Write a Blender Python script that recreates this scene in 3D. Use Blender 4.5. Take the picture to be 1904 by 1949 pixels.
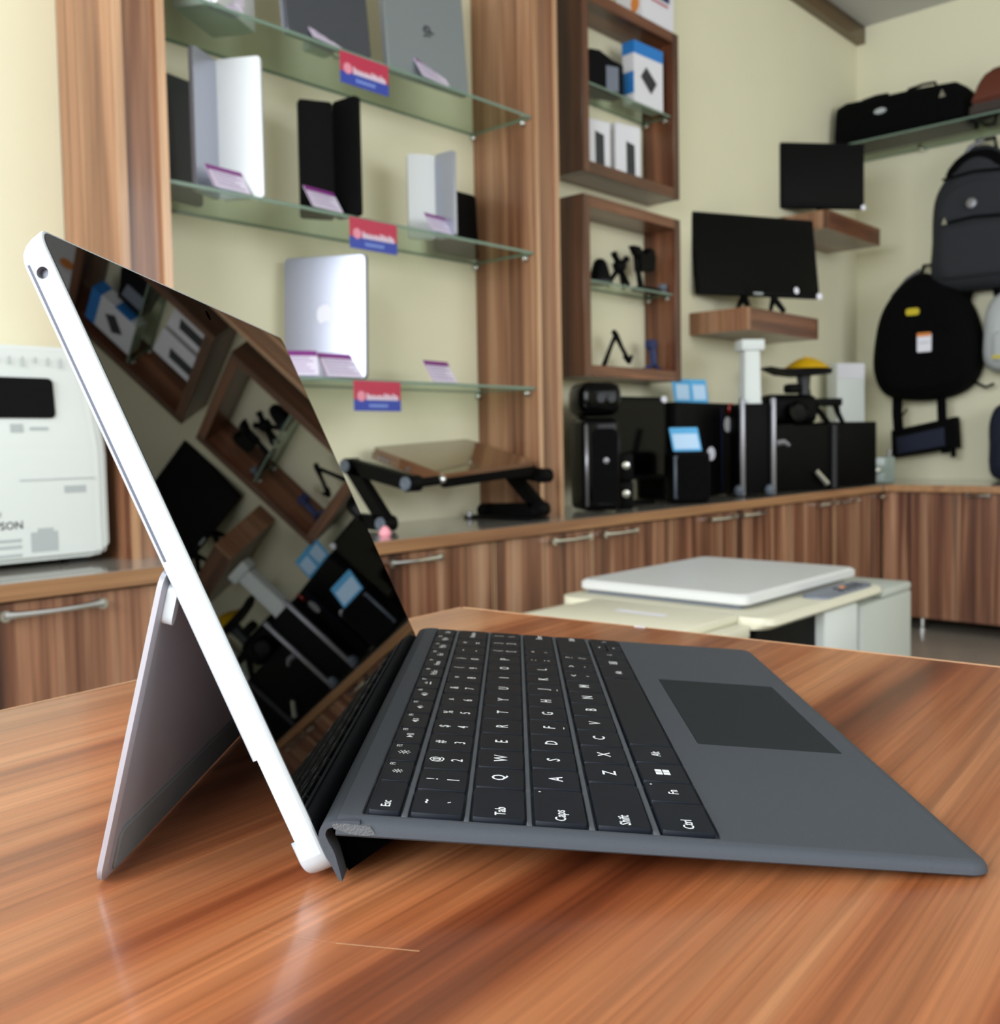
import bpy, bmesh, math, random
from mathutils import Vector, Matrix
random.seed(7)
for o in list(bpy.data.objects): bpy.data.objects.remove(o)
S = bpy.context.scene
COL = S.collection
PI = math.pi

# ------------------------------------------------------------------ camera
TABLE_Z = 0.75
PHI = 0.8461464                       # angle between the tablet's axes and the room's axes
cam_d = bpy.data.cameras.new('camera'); cam = bpy.data.objects.new('camera', cam_d); COL.objects.link(cam)
cam_d.sensor_fit = 'HORIZONTAL'; cam_d.sensor_width = 36.0
cam_d.lens = 1887.02 / 1904 * 36; cam_d.shift_y = -(974.5 - 939.43) / 1904
cam_d.clip_start = 0.01; cam_d.clip_end = 60
R_ = Vector((0.6729, -0.7395, -0.0187)); D_ = Vector((-0.0505, -0.0207, -0.9985)); F_ = Vector((0.7380, 0.6729, -0.0513))
F_.normalize(); R_ = (R_ - F_ * R_.dot(F_)).normalized(); U_ = R_.cross(F_).normalized()
cam.matrix_world = Matrix.Translation((-0.1672, -0.2306, 0.8759)) @ Matrix((R_, U_, -F_)).transposed().to_4x4()
cam_d.dof.use_dof = True; cam_d.dof.focus_distance = 0.33; cam_d.dof.aperture_fstop = 22.0
S.camera = cam

# ------------------------------------------------------------------ world, lights, exposure
wd = bpy.data.worlds.new('world'); S.world = wd; wd.use_nodes = True
wd.node_tree.nodes['Background'].inputs[0].default_value = (0.80, 0.90, 1.0, 1)
wd.node_tree.nodes['Background'].inputs[1].default_value = 1.0
def area(name, loc, target, sx, sy, power, color):
    l = bpy.data.lights.new(name, 'AREA'); l.shape = 'RECTANGLE'; l.size = sx; l.size_y = sy; l.energy = power; l.color = color
    o = bpy.data.objects.new(name, l); COL.objects.link(o); o.location = loc
    o.rotation_euler = (Vector(target) - Vector(loc)).to_track_quat('-Z', 'Y').to_euler(); return o
area('window_daylight_left', (-2.45, -0.05, 1.85), (2.0, -0.1, 1.2), 3.3, 1.6, 195, (0.93, 0.97, 1.0))
area('window_daylight_front', (2.3, -2.95, 1.95), (2.3, 2.0, 1.4), 3.6, 1.4, 66, (0.96, 0.98, 1.0))
vs = S.view_settings; vs.view_transform = 'Standard'; vs.look = 'None'; vs.gamma = 1.0; vs.use_curve_mapping = False
vs.exposure = 0.0

# ------------------------------------------------------------------ materials
def lin(h):
    h = h.lstrip('#'); c = [int(h[i:i+2], 16) / 255 for i in (0, 2, 4)]
    return tuple((x / 12.92 if x <= 0.04045 else ((x + 0.055) / 1.055) ** 2.4) for x in c) + (1,)
M = {}
def mat(name, hexc, rough=0.5, metal=0.0, coat=0.0, spec=0.5, bump=0.0, bscale=200.0, var=0.0, vscale=8.0):
    m = bpy.data.materials.new(name); m.use_nodes = True; nt = m.node_tree; b = nt.nodes['Principled BSDF']
    c = lin(hexc); b.inputs['Base Color'].default_value = c; b.inputs['Roughness'].default_value = rough
    b.inputs['Metallic'].default_value = metal; b.inputs['Coat Weight'].default_value = coat; b.inputs['Specular IOR Level'].default_value = spec
    if bump or var:
        g = nt.nodes.new('ShaderNodeNewGeometry')
    if bump:
        n = nt.nodes.new('ShaderNodeTexNoise'); n.inputs['Scale'].default_value = bscale; n.inputs['Detail'].default_value = 2
        nt.links.new(g.outputs['Position'], n.inputs['Vector'])
        bp = nt.nodes.new('ShaderNodeBump'); bp.inputs['Strength'].default_value = bump; bp.inputs['Distance'].default_value = 0.002
        nt.links.new(n.outputs['Fac'], bp.inputs['Height']); nt.links.new(bp.outputs['Normal'], b.inputs['Normal'])
    if var:
        n = nt.nodes.new('ShaderNodeTexNoise'); n.inputs['Scale'].default_value = vscale; n.inputs['Detail'].default_value = 4
        nt.links.new(g.outputs['Position'], n.inputs['Vector'])
        rp = nt.nodes.new('ShaderNodeValToRGB'); e = rp.color_ramp.elements
        e[0].position = 0.3; e[1].position = 0.7
        e[0].color = tuple(x * (1 - var) for x in c[:3]) + (1,); e[1].color = tuple(min(1, x * (1 + var)) for x in c[:3]) + (1,)
        nt.links.new(n.outputs['Fac'], rp.inputs['Fac']); nt.links.new(rp.outputs['Color'], b.inputs['Base Color'])
    M[name] = m; return m
def wood(name, grain, cols, rot=0.0, band=9.0, along=0.5, rough=0.35, coat=0.25, fine=90.0, veins=0.5, offset=0.0):
    """laminate with wood print; grain is the axis the fibres follow"""
    m = bpy.data.materials.new(name); m.use_nodes = True; nt = m.node_tree; b = nt.nodes['Principled BSDF']; L = nt.links.new
    g = nt.nodes.new('ShaderNodeNewGeometry')
    def mapped(k, al, off):
        mp = nt.nodes.new('ShaderNodeMapping'); mp.vector_type = 'POINT'
        r = nt.nodes.new('ShaderNodeVectorRotate'); r.rotation_type = 'Z_AXIS'; r.inputs['Angle'].default_value = -rot
        L(g.outputs['Position'], r.inputs['Vector']); L(r.outputs['Vector'], mp.inputs['Vector'])
        sc = [k, k, k]; sc['XYZ'.index(grain)] = al
        mp.inputs['Scale'].default_value = sc; mp.inputs['Location'].default_value = (off, off * 0.7, off * 1.3); return mp
    def noise(mp, detail, rough_, dist):
        n = nt.nodes.new('ShaderNodeTexNoise'); n.inputs['Scale'].default_value = 1; n.inputs['Detail'].default_value = detail
        n.inputs['Roughness'].default_value = rough_; n.inputs['Distortion'].default_value = dist; L(mp.outputs['Vector'], n.inputs['Vector']); return n
    n1 = noise(mapped(band, along, offset), 3, 0.55, 0.7)
    rp = nt.nodes.new('ShaderNodeValToRGB'); els = rp.color_ramp.elements
    ps = [0.30, 0.43, 0.52, 0.62, 0.72][:len(cols)]
    els[0].position = ps[0]; els[0].color = lin(cols[0]); els[1].position = ps[-1]; els[1].color = lin(cols[-1])
    for p, c in zip(ps[1:-1], cols[1:-1]):
        e = els.new(p); e.color = lin(c)
    L(n1.outputs['Fac'], rp.inputs['Fac'])
    n2 = noise(mapped(fine, along * 3, offset + 3.1), 4, 0.6, 0.3)
    r2 = nt.nodes.new('ShaderNodeValToRGB'); r2.color_ramp.elements[0].position = 0.33; r2.color_ramp.elements[0].color = (0.62, 0.58, 0.56, 1)
    r2.color_ramp.elements[1].position = 0.62; r2.color_ramp.elements[1].color = (1.08, 1.08, 1.08, 1); L(n2.outputs['Fac'], r2.inputs['Fac'])
    mx = nt.nodes.new('ShaderNodeMix'); mx.data_type = 'RGBA'; mx.blend_type = 'MULTIPLY'; mx.inputs['Factor'].default_value = 0.65
    L(rp.outputs['Color'], mx.inputs['A']); L(r2.outputs['Color'], mx.inputs['B'])
    n4 = noise(mapped(fine * 4.0, along * 8, offset + 5.3), 3, 0.6, 0.2)
    r4 = nt.nodes.new('ShaderNodeValToRGB'); r4.color_ramp.elements[0].position = 0.36; r4.color_ramp.elements[0].color = (0.72, 0.70, 0.68, 1)
    r4.color_ramp.elements[1].position = 0.6; r4.color_ramp.elements[1].color = (1.10, 1.10, 1.10, 1); L(n4.outputs['Fac'], r4.inputs['Fac'])
    mx4 = nt.nodes.new('ShaderNodeMix'); mx4.data_type = 'RGBA'; mx4.blend_type = 'MULTIPLY'; mx4.inputs['Factor'].default_value = 0.6
    L(mx.outputs['Result'], mx4.inputs['A']); L(r4.outputs['Color'], mx4.inputs['B']); mx = mx4
    n3 = noise(mapped(band * 2.3, along * 0.9, offset + 7.7), 2, 0.5, 1.1)
    r3 = nt.nodes.new('ShaderNodeValToRGB'); k = r3.color_ramp.elements
    k[0].position = 0.30; k[0].color = (1, 1, 1, 1); k[1].position = 0.42; k[1].color = (0, 0, 0, 1); L(n3.outputs['Fac'], r3.inputs['Fac'])
    mf = nt.nodes.new('ShaderNodeMath'); mf.operation = 'MULTIPLY'; mf.inputs[1].default_value = veins; L(r3.outputs['Color'], mf.inputs[0])
    m2 = nt.nodes.new('ShaderNodeMix'); m2.data_type = 'RGBA'; L(mf.outputs[0], m2.inputs['Factor'])
    L(mx.outputs['Result'], m2.inputs['A']); m2.inputs['B'].default_value = lin(cols[0])
    n5 = noise(mapped(band * 0.45, along * 0.25, offset + 11.0), 1, 0.5, 0.2)
    r5 = nt.nodes.new('ShaderNodeValToRGB'); r5.color_ramp.elements[0].position = 0.36; r5.color_ramp.elements[0].color = (0.66, 0.60, 0.56, 1)
    r5.color_ramp.elements[1].position = 0.64; r5.color_ramp.elements[1].color = (1.12, 1.12, 1.12, 1); L(n5.outputs['Fac'], r5.inputs['Fac'])
    m5 = nt.nodes.new('ShaderNodeMix'); m5.data_type = 'RGBA'; m5.blend_type = 'MULTIPLY'; m5.inputs['Factor'].default_value = 0.8
    L(m2.outputs['Result'], m5.inputs['A']); L(r5.outputs['Color'], m5.inputs['B']); m2 = m5
    L(m2.outputs['Result'], b.inputs['Base Color']); b.inputs['Roughness'].default_value = rough; b.inputs['Coat Weight'].default_value = coat
    b.inputs['Coat Roughness'].default_value = 0.12
    M[name] = m; return m
def glass(name, tint, refl=0.5):
    m = bpy.data.materials.new(name); m.use_nodes = True; nt = m.node_tree; nt.nodes.clear(); L = nt.links.new
    out = nt.nodes.new('ShaderNodeOutputMaterial'); tr = nt.nodes.new('ShaderNodeBsdfTransparent'); tr.inputs[0].default_value = lin(tint)
    gl = nt.nodes.new('ShaderNodeBsdfGlossy'); gl.inputs['Roughness'].default_value = 0.02
    fr = nt.nodes.new('ShaderNodeFresnel'); fr.inputs['IOR'].default_value = 1.45
    ms = nt.nodes.new('ShaderNodeMath'); ms.operation = 'MULTIPLY'; ms.inputs[1].default_value = refl; L(fr.outputs[0], ms.inputs[0])
    gm = nt.nodes.new('ShaderNodeNewGeometry'); iv = nt.nodes.new('ShaderNodeMath'); iv.operation = 'SUBTRACT'; iv.inputs[0].default_value = 1.0; L(gm.outputs['Backfacing'], iv.inputs[1])
    m0 = nt.nodes.new('ShaderNodeMath'); m0.operation = 'MULTIPLY'; L(ms.outputs[0], m0.inputs[0]); L(iv.outputs[0], m0.inputs[1]); ms = m0
    mx = nt.nodes.new('ShaderNodeMixShader'); L(ms.outputs[0], mx.inputs[0]); L(tr.outputs[0], mx.inputs[1]); L(gl.outputs[0], mx.inputs[2]); L(mx.outputs[0], out.inputs[0])
    M[name] = m; return m
WAL = ['#3a1e13', '#754b36', '#976a50', '#b58c6e', '#c8a589']
wood('cabinet_wood', 'Z', WAL, band=17, along=0.5, veins=0.75)
wood('cabinet_wood_h', 'X', WAL, band=11, along=0.55, veins=0.4, offset=2.0)
wood('pillar_wood', 'Z', ['#54311f', '#8a5f45', '#a47a5c', '#b58d70', '#c09c80'], band=12, along=0.4, veins=0.7, offset=5.0)
wood('edge_strip_wood', 'Z', ['#b08662', '#c39b78', '#cda785'], band=6, along=0.5, veins=0.1, offset=9.0)
wood('edge_strip_wood_h', 'X', ['#8d6040', '#a27450', '#b4885f'], band=6, along=0.5, veins=0.1, offset=4.0)
wood('box_wood', 'Z', ['#3a1d10', '#5f3723', '#774931', '#8a5a40'], band=12, along=0.8, veins=0.5, offset=12.0)
wood('box_wood_h', 'X', ['#3a1d10', '#5f3723', '#774931', '#8a5a40'], band=12, along=0.8, veins=0.5, offset=15.0)
wood('beam_wood', 'X', ['#3b2a14', '#57411f', '#634c28'], band=10, along=0.5, veins=0.2, offset=1.0)
TROT = math.radians(5.0)
wood('table_wood', 'X', ['#5c2915', '#884829', '#a2623c', '#b37851', '#bf9067'], rot=TROT, band=17, along=0.9, rough=0.30, coat=0.35, fine=150, veins=0.35, offset=21.0)
mat('wall_paint', '#e3dfc4', 0.85, bump=0.08, bscale=120, var=0.02, vscale=2)
mat('ceiling_paint', '#c6c6c4', 0.9, bump=0.05)
mat('floor_tile', '#8d877c', 0.35, var=0.12, vscale=60, coat=0.2)
mat('laptop_silver', '#b4b8c8', 0.36, 0.7); mat('laptop_gray', '#8b9397', 0.35, 0.5); mat('laptop_dark', '#55585f', 0.33, 0.6)
mat('laptop_pale', '#c9cdd0', 0.45, 0.25); mat('white_plastic', '#d3d9d8', 0.4); mat('cream_plastic', '#d6d3bf', 0.5); mat('grey_plastic', '#aeb3ad', 0.5)
mat('black_plastic', '#040405', 0.55, spec=0.1); mat('black_gloss', '#020203', 0.15, spec=0.15); mat('black_fabric', '#060607', 0.95, spec=0.1, bump=0.3, bscale=900)
mat('charcoal_fabric', '#23262d', 0.85, bump=0.3, bscale=900); mat('navy_fabric', '#10182e', 0.85, bump=0.3, bscale=900); mat('pale_fabric', '#b9bfc2', 0.85)
mat('brown_leather', '#5c2714', 0.55); mat('dark_leather', '#2a1c14', 0.6); mat('chrome', '#d8dadc', 0.15, 1.0); mat('steel', '#8f8f96', 0.35, 0.8)
mat('purple_print', '#7a2f7c', 0.5); mat('card_white', '#d8d0e4', 0.4); mat('card_line', '#a493b4', 0.5); mat('sign_red', '#b02a48', 0.35); mat('sign_blue', '#2c3f9e', 0.35)
mat('print_white', '#ded3e4', 0.5); mat('print_pale_blue', '#7f96d6', 0.5); mat('emblem_pink', '#d98a9e', 0.5)
mat('sky_blue_card', '#4fa6dc', 0.5); mat('pale_blue_card', '#b5d4f2', 0.5); mat('box_blue', '#1f78c8', 0.45); mat('white_card', '#dcdce4', 0.5); mat('ink_dark', '#23262c', 0.5)
mat('ink_gray', '#a9b0b2', 0.6); mat('ink_orange', '#d9853a', 0.5); mat('ink_navy', '#1f2d5c', 0.5); mat('red_plastic', '#c01414', 0.3); mat('yellow_plastic', '#dcae10', 0.4); mat('yellow_patch', '#c9b51c', 0.5)
mat('pink_plastic', '#e89aa8', 0.4); mat('stand_top_wood', '#6b4a34', 0.12, coat=0.8); mat('panel_gray', '#6d7484', 0.35); mat('white_label', '#e9e9f6', 0.5)
mat('smoke_plastic', '#7d8a85', 0.2, coat=0.5); mat('worktop_laminate', '#8c8880', 0.16, coat=0.6); mat('edge_green', '#6f8577', 0.2)
mat('tablet_silver', '#bdc6ce', 0.45, 0.2); mat('kickstand_silver', '#b2b3be', 0.4, 0.5); mat('tablet_seam', '#555b6c', 0.6); mat('port_dark', '#7b7e8a', 0.4, 0.2)
mat('screen_black', '#010101', 0.012, coat=0.0, spec=0.30)
mat('cover_gray', '#42464d', 0.72, spec=0.2, bump=0.12, bscale=2500); mat('cover_fabric', '#5a5d61', 0.95, bump=0.5, bscale=1800); mat('matte_black', '#020202', 1.0, spec=0.0)
mat('key_black', '#11161f', 0.5, spec=0.2, var=0.15, vscale=90); mat('well_gray', '#4a4f57', 0.7); mat('legend_white', '#e6eaee', 0.5); mat('pad_gray', '#20252a', 0.6, spec=0.15)
mat('kick_lip', '#6f7478', 0.6); mat('lid_plastic', '#d0d2d3', 0.35); mat('rubber', '#111111', 0.8); mat('table_edge', '#c79c78', 0.5); mat('light_rubber', '#5a626e', 0.5)
glass('shelf_glass', '#e9f2ea', 0.7); glass('acrylic', '#eeeeff', 0.4); glass('window_glass', '#f4f8ff', 0.5)

# ------------------------------------------------------------------ mesh helpers
def finish(name, bm, ms, parent=None, smooth=True, angle=0.7):
    bmesh.ops.recalc_face_normals(bm, faces=bm.faces[:])
    me = bpy.data.meshes.new(name); bm.to_mesh(me); bm.free()
    for m in (ms if isinstance(ms, (list, tuple)) else [ms]): me.materials.append(M[m])
    if smooth:
        me.polygons.foreach_set('use_smooth', [True] * len(me.polygons)); me.set_sharp_from_angle(angle=angle)
        for p in me.polygons:
            if p.loop_total > 4: p.use_smooth = False
    o = bpy.data.objects.new(name, me); COL.objects.link(o)
    if parent is not None: o.parent = parent
    return o
def tag(o, label, cat, group=None, kind=None):
    if label: o['label'] = label
    if cat: o['category'] = cat
    if group: o['group'] = group
    if kind: o['kind'] = kind
    return o
def thing(name, label, cat, loc=(0, 0, 0), rz=0.0, group=None):
    o = bpy.data.objects.new(name, None); COL.objects.link(o); o.location = loc; o.rotation_euler = (0, 0, rz); o.empty_display_size = 0.02
    return tag(o, label, cat, group)
def struct(o): o['kind'] = 'structure'; return o
def B(bm, x0, x1, y0, y1, z0, z1, bev=0.0, seg=2, mi=0, X=None):
    vs_ = [bm.verts.new(p) for p in ((x0,y0,z0),(x1,y0,z0),(x1,y1,z0),(x0,y1,z0),(x0,y0,z1),(x1,y0,z1),(x1,y1,z1),(x0,y1,z1))]
    fs = [bm.faces.new([vs_[i] for i in f]) for f in ((3,2,1,0),(4,5,6,7),(0,1,5,4),(1,2,6,5),(2,3,7,6),(3,0,4,7))]
    for f in fs: f.material_index = mi
    allv = set(vs_)
    if bev:
        es = {e for f in fs for e in f.edges}
        r = bmesh.ops.bevel(bm, geom=list(es), offset=bev, segments=seg, affect='EDGES', profile=0.5)
        allv = {v for v in allv if v.is_valid} | {v for v in r['verts'] if v.is_valid}
        for f in r['faces']: f.material_index = mi
    if X is not None:
        for v in allv: v.co = X @ v.co
    return allv
def box(name, m, d, parent=None, bev=0.0, seg=2, X=None):
    bm = bmesh.new(); B(bm, *d, bev=bev, seg=seg, X=X); return finish(name, bm, m, parent)
def loft(bm, rings, cap=True, mi=0, closed=True):
    vr = [[bm.verts.new(p) for p in r] for r in rings]; n = len(rings[0])
    for a, b in zip(vr[:-1], vr[1:]):
        for i in range(n if closed else n - 1):
            f = bm.faces.new((a[i], a[(i+1) % n], b[(i+1) % n], b[i])); f.material_index = mi
    if cap:
        for r in (vr[0][::-1], vr[-1]):
            try: bm.faces.new(r).material_index = mi
            except ValueError: pass
    return vr
def frame_of(d):
    d = Vector(d).normalized(); a = Vector((0, 0, 1)) if abs(d.z) < 0.95 else Vector((1, 0, 0))
    x = d.cross(a).normalized(); return x, d.cross(x).normalized()
def tube(bm, pts, r, seg=10, mi=0, flat=1.0, cap=True):
    pts = [Vector(p) for p in pts]; rings = []
    rs = r if isinstance(r, (list, tuple)) else [r] * len(pts)
    up = None
    for i, p in enumerate(pts):
        d = (pts[min(i+1, len(pts)-1)] - pts[max(i-1, 0)])
        x, y = frame_of(d)
        if up is not None and x.dot(up) < 0: x, y = -x, -y
        up = x
        rings.append([p + x * math.cos(t) * rs[i] + y * math.sin(t) * rs[i] * flat for t in [2*PI*k/seg for k in range(seg)]])
    loft(bm, rings, cap, mi)
def lathe(bm, prof, c=(0, 0, 0), seg=20, axis='Z', mi=0):
    rings = []
    for r, h in prof:
        ring = []
        for k in range(seg):
            a = 2*PI*k/seg; x, y = r*math.cos(a), r*math.sin(a)
            v = {'Z': (x, y, h), 'Y': (x, h, y), 'X': (h, x, y)}[axis]
            ring.append((c[0]+v[0], c[1]+v[1], c[2]+v[2]))
        rings.append(ring)
    loft(bm, rings, True, mi)
def rrect(w0, w1, h0, h1, r, n=5):
    pts = []
    for cx, cy, a0 in ((w1-r, h1-r, 0), (w0+r, h1-r, PI/2), (w0+r, h0+r, PI), (w1-r, h0+r, 1.5*PI)):
        for k in range(n+1):
            a = a0 + PI/2*k/n; pts.append((cx + r*math.cos(a), cy + r*math.sin(a)))
    return pts
def prism(bm, pts, f, h0, h1, mi=0):
    """pts: 2-D outline; f(a, b, h) -> xyz"""
    loft(bm, [[f(a, b, h0) for a, b in pts], [f(a, b, h1) for a, b in pts]], True, mi)
def boolean(o, cutters):
    for c in cutters:
        m = o.modifiers.new('cut', 'BOOLEAN'); m.operation = 'DIFFERENCE'; m.object = c; m.solver = 'EXACT'
    dg = bpy.context.evaluated_depsgraph_get(); me = bpy.data.meshes.new_from_object(o.evaluated_get(dg))
    old = o.data; o.modifiers.clear(); o.data = me; me.name = old.name; bpy.data.meshes.remove(old)
    me.polygons.foreach_set('use_smooth', [True] * len(me.polygons)); me.set_sharp_from_angle(angle=0.6)
    for p in me.polygons:
        if p.loop_total > 4: p.use_smooth = False
    for c in cutters:
        d = c.data; bpy.data.objects.remove(c); bpy.data.meshes.remove(d)
_tc = {}
def text_verts(s, size, sx=1.0):
    """flat mesh of a word centred on the origin in its own XY plane"""
    key = (s, size, sx)
    if key not in _tc:
        cu = bpy.data.curves.new('legend', 'FONT'); cu.body = s; cu.size = size; cu.align_x = 'CENTER'; cu.align_y = 'CENTER'; cu.resolution_u = 2; cu.offset = size*0.012
        o = bpy.data.objects.new('legend', cu); me = bpy.data.meshes.new_from_object(o)
        vs_ = [v.co.copy() for v in me.vertices]; fs = [tuple(p.vertices) for p in me.polygons]
        bpy.data.objects.remove(o); bpy.data.curves.remove(cu); bpy.data.meshes.remove(me)
        if vs_:
            ym = (min(v.y for v in vs_) + max(v.y for v in vs_)) / 2; xm = (min(v.x for v in vs_) + max(v.x for v in vs_)) / 2
            vs_ = [Vector(((v.x - xm) * sx, v.y - ym, 0)) for v in vs_]
        _tc[key] = (vs_, fs)
    return _tc[key]
def text(bm, s, size, X, sx=1.0, mi=0):
    v, f = text_verts(s, size, sx); nv = [bm.verts.new(X @ p) for p in v]
    for q in f:
        try: bm.faces.new([nv[i] for i in q]).material_index = mi
        except ValueError: pass
def basis(o, x, y):
    x = Vector(x).normalized(); y = Vector(y).normalized(); z = x.cross(y)
    return Matrix.Translation(o) @ Matrix((x, y, z)).transposed().to_4x4()
def copy_tree(o, parent=None):
    c = o.copy(); COL.objects.link(c)
    if parent is not None: c.parent = parent
    for ch in list(o.children): copy_tree(ch, c)
    return c

# ------------------------------------------------------------------ the room
WY, RX, LX, FY, CZ = 1.90, 4.97, -2.4, -2.9, 2.97
struct(box('floor', 'floor_tile', (LX-0.1, RX+0.1, FY-0.1, WY+0.1, -0.05, 0)))
struct(box('ceiling', 'ceiling_paint', (LX-0.1, RX+0.1, FY-0.1, WY+0.1, CZ, CZ+0.05)))
struct(box('wall_back', 'wall_paint', (LX-0.1, RX+0.1, WY, WY+0.1, 0, CZ)))
struct(box('wall_right', 'wall_paint', (RX, RX+0.1, FY, WY, 0, CZ)))
def wall_open(name, horiz, fixed0, fixed1, a0, a1, o0, o1, z0, z1):
    bm = bmesh.new()
    for (p0, p1, q0, q1) in ((a0, o0, 0, CZ), (o1, a1, 0, CZ), (o0, o1, 0, z0), (o0, o1, z1, CZ)):
        if horiz: B(bm, p0, p1, fixed0, fixed1, q0, q1)
        else: B(bm, fixed0, fixed1, p0, p1, q0, q1)
    return struct(finish(name, bm, 'wall_paint', smooth=False))
wall_open('wall_left', False, LX-0.1, LX, FY, WY, -1.75, 1.65, 1.0, 2.7)
wall_open('wall_front', True, FY-0.1, FY, LX, RX, 0.4, 4.2, 1.2, 2.7)
def window(name, horiz, fixed, o0, o1, z0, z1, n):
    bm = bmesh.new(); t = 0.03
    def bar(p0, p1, q0, q1):
        if horiz: B(bm, p0, p1, fixed-t, fixed+t, q0, q1)
        else: B(bm, fixed-t, fixed+t, p0, p1, q0, q1)
    bar(o0, o1, z0, z0+0.05); bar(o0, o1, z1-0.05, z1)
    for k in range(n+1):
        c = o0 + (o1-o0)*k/n; bar(max(o0, c-0.025), min(o1, c+0.025), z0, z1)
    return struct(finish(name, bm, 'white_plastic', smooth=False))
window('window_1', False, LX-0.06, -1.75, 1.65, 1.0, 2.7, 3); window('window_2', True, FY-0.06, 0.4, 4.2, 1.2, 2.7, 3)
struct(box('trim_1', 'beam_wood', (-0.3, RX-0.002, WY-0.045, WY-0.0005, 2.885, CZ-0.001)))

# ------------------------------------------------------------------ base cabinets and worktops
CF, CT = 1.52, 0.654
HB = None
def handle(parent, axis, a0, a1, fixed, z, sgn=-1):
    """bow handle; axis 'X' runs along X on a front facing -Y, 'Y' along Y on a front facing -X"""
    bm = bmesh.new(); n = 8; pts = []
    f = (lambda a, out, zz: (a, fixed - out, zz)) if axis == 'X' else (lambda a, out, zz: (fixed - out, a, zz))
    for k in range(n+1):
        t = k/n; pts.append(f(a0 + (a1-a0)*t, 0.020 + 0.012*math.sin(PI*t), z))
    tube(bm, pts, [0.009] + [0.0045 + 0.002*abs(1-2*k/n) for k in range(1, n)] + [0.009], 8)
    for a in (a0, a1): tube(bm, [f(a, 0.0, z), f(a, 0.010, z), f(a, 0.026, z)], [0.006, 0.007, 0.010], 10)
    return finish('handle', bm, 'chrome', parent)
def base_cabinet(x0, x1, xm, hs, label):
    t = thing('base_cabinet', label, 'cabinet', (0, 0, 0), 0, 'base cabinets along the back wall')
    bm = bmesh.new(); B(bm, x0+0.002, x1-0.002, CF+0.022, WY-0.005, 0.07, CT-0.032); finish('body', bm, 'cabinet_wood', t, False)
    bm = bmesh.new(); B(bm, x0+0.03, x1-0.03, CF+0.08, WY-0.02, 0.0, 0.07); finish('plinth', bm, 'black_plastic', t, False)
    for d0, d1, h in ((x0, xm, hs[0]), (xm, x1, hs[1])):
        d = box('door', 'cabinet_wood', (d0+0.003, d1-0.003, CF+0.002, CF+0.02, 0.075, CT-0.036), t, bev=0.0015, seg=1)
        for e in (d0+0.003, d1-0.008): box('door_edge', 'edge_strip_wood', (e, e+0.005, CF+0.0015, CF+0.0195, 0.075, CT-0.036), d)
        if h: handle(d, 'X', h[0], h[1], CF+0.002, 0.60)
    return t
base_cabinet(0.04, 0.88, 0.46, ((0.27, 0.43), (0.491, 0.66)), 'base cabinet under the white printer, with chrome bow handles')
base_cabinet(0.88, 1.726, 1.30, ((1.09, 1.25), (1.353, 1.510)), 'base cabinet under the folding laptop stand, left of the pillar')
base_cabinet(1.726, 2.57, 2.15, ((1.950, 2.112), (2.188, 2.348)), 'base cabinet under the tall speaker, two chrome handles meeting in the middle')
base_cabinet(2.57, 3.41, 2.99, ((2.800, 2.960), (3.022, 3.180)), 'base cabinet under the small speaker and the computer towers')
base_cabinet(3.41, 4.25, 3.83, ((3.652, 3.810), (3.872, 4.030)), 'base cabinet under the black bin and camera rig')
t = thing('corner_cabinet', 'narrow corner cabinet front beside the right wall cabinet', 'cabinet')
box('body', 'cabinet_wood', (4.252, 4.32, CF+0.022, WY-0.005, 0.07, CT-0.032), t)
d = box('door', 'cabinet_wood', (4.253, 4.322, CF+0.002, CF+0.02, 0.075, CT-0.036), t); handle(d, 'X', 4.275, 4.305, CF+0.002, 0.60)
t = thing('back_worktop', 'long worktop with a wood edge running along the back wall', 'worktop')
box('slab', 'worktop_laminate', (-0.4, RX-0.003, CF-0.012, WY-0.001, CT-0.03, CT), t, bev=0.001, seg=1)
box('edge_band', 'edge_strip_wood_h', (-0.4, 4.30, CF-0.018, CF-0.0122, CT-0.030, CT-0.0005), t)
# right wall run
RF = 4.335
t = thing('wall_cabinet_run', 'walnut cabinet standing on metal feet against the right wall', 'cabinet')
box('body', 'cabinet_wood', (RF+0.022, RX-0.005, 0.0, 1.50, 0.055, CT-0.032), t)
for k, (y0, y1, h) in enumerate(((0.93, 1.40, (1.06, 1.145)), (0.46, 0.93, (0.75, 0.90)), (0.0, 0.46, (0.05, 0.2)))):
    d = box('door', 'cabinet_wood', (RF+0.002, RF+0.02, y0+0.003, y1-0.003, 0.06, CT-0.036), t, bev=0.0015, seg=1); handle(d, 'Y', h[0], h[1], RF+0.002, 0.612)
box('corner_post', 'cabinet_wood', (RF+0.004, RF+0.02, 1.403, 1.518, 0.06, CT-0.036), t)
for y in (1.36, 0.7, 0.1):
    bm = bmesh.new(); lathe(bm, [(0.012, 0.055), (0.012, 0.012), (0.02, 0.008), (0.02, 0.0)], (RF+0.06, y, 0)); finish('foot', bm, 'chrome', t)
t = thing('side_worktop', 'short worktop with a wood edge along the right wall', 'worktop')
box('slab', 'worktop_laminate', (RF-0.012, RX-0.003, 0.0, CF-0.0125, CT-0.03, CT), t)
box('edge_band', 'edge_strip_wood_h', (RF-0.018, RF-0.0122, 0.0, CF-0.0185, CT-0.030, CT-0.0005), t)

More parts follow.
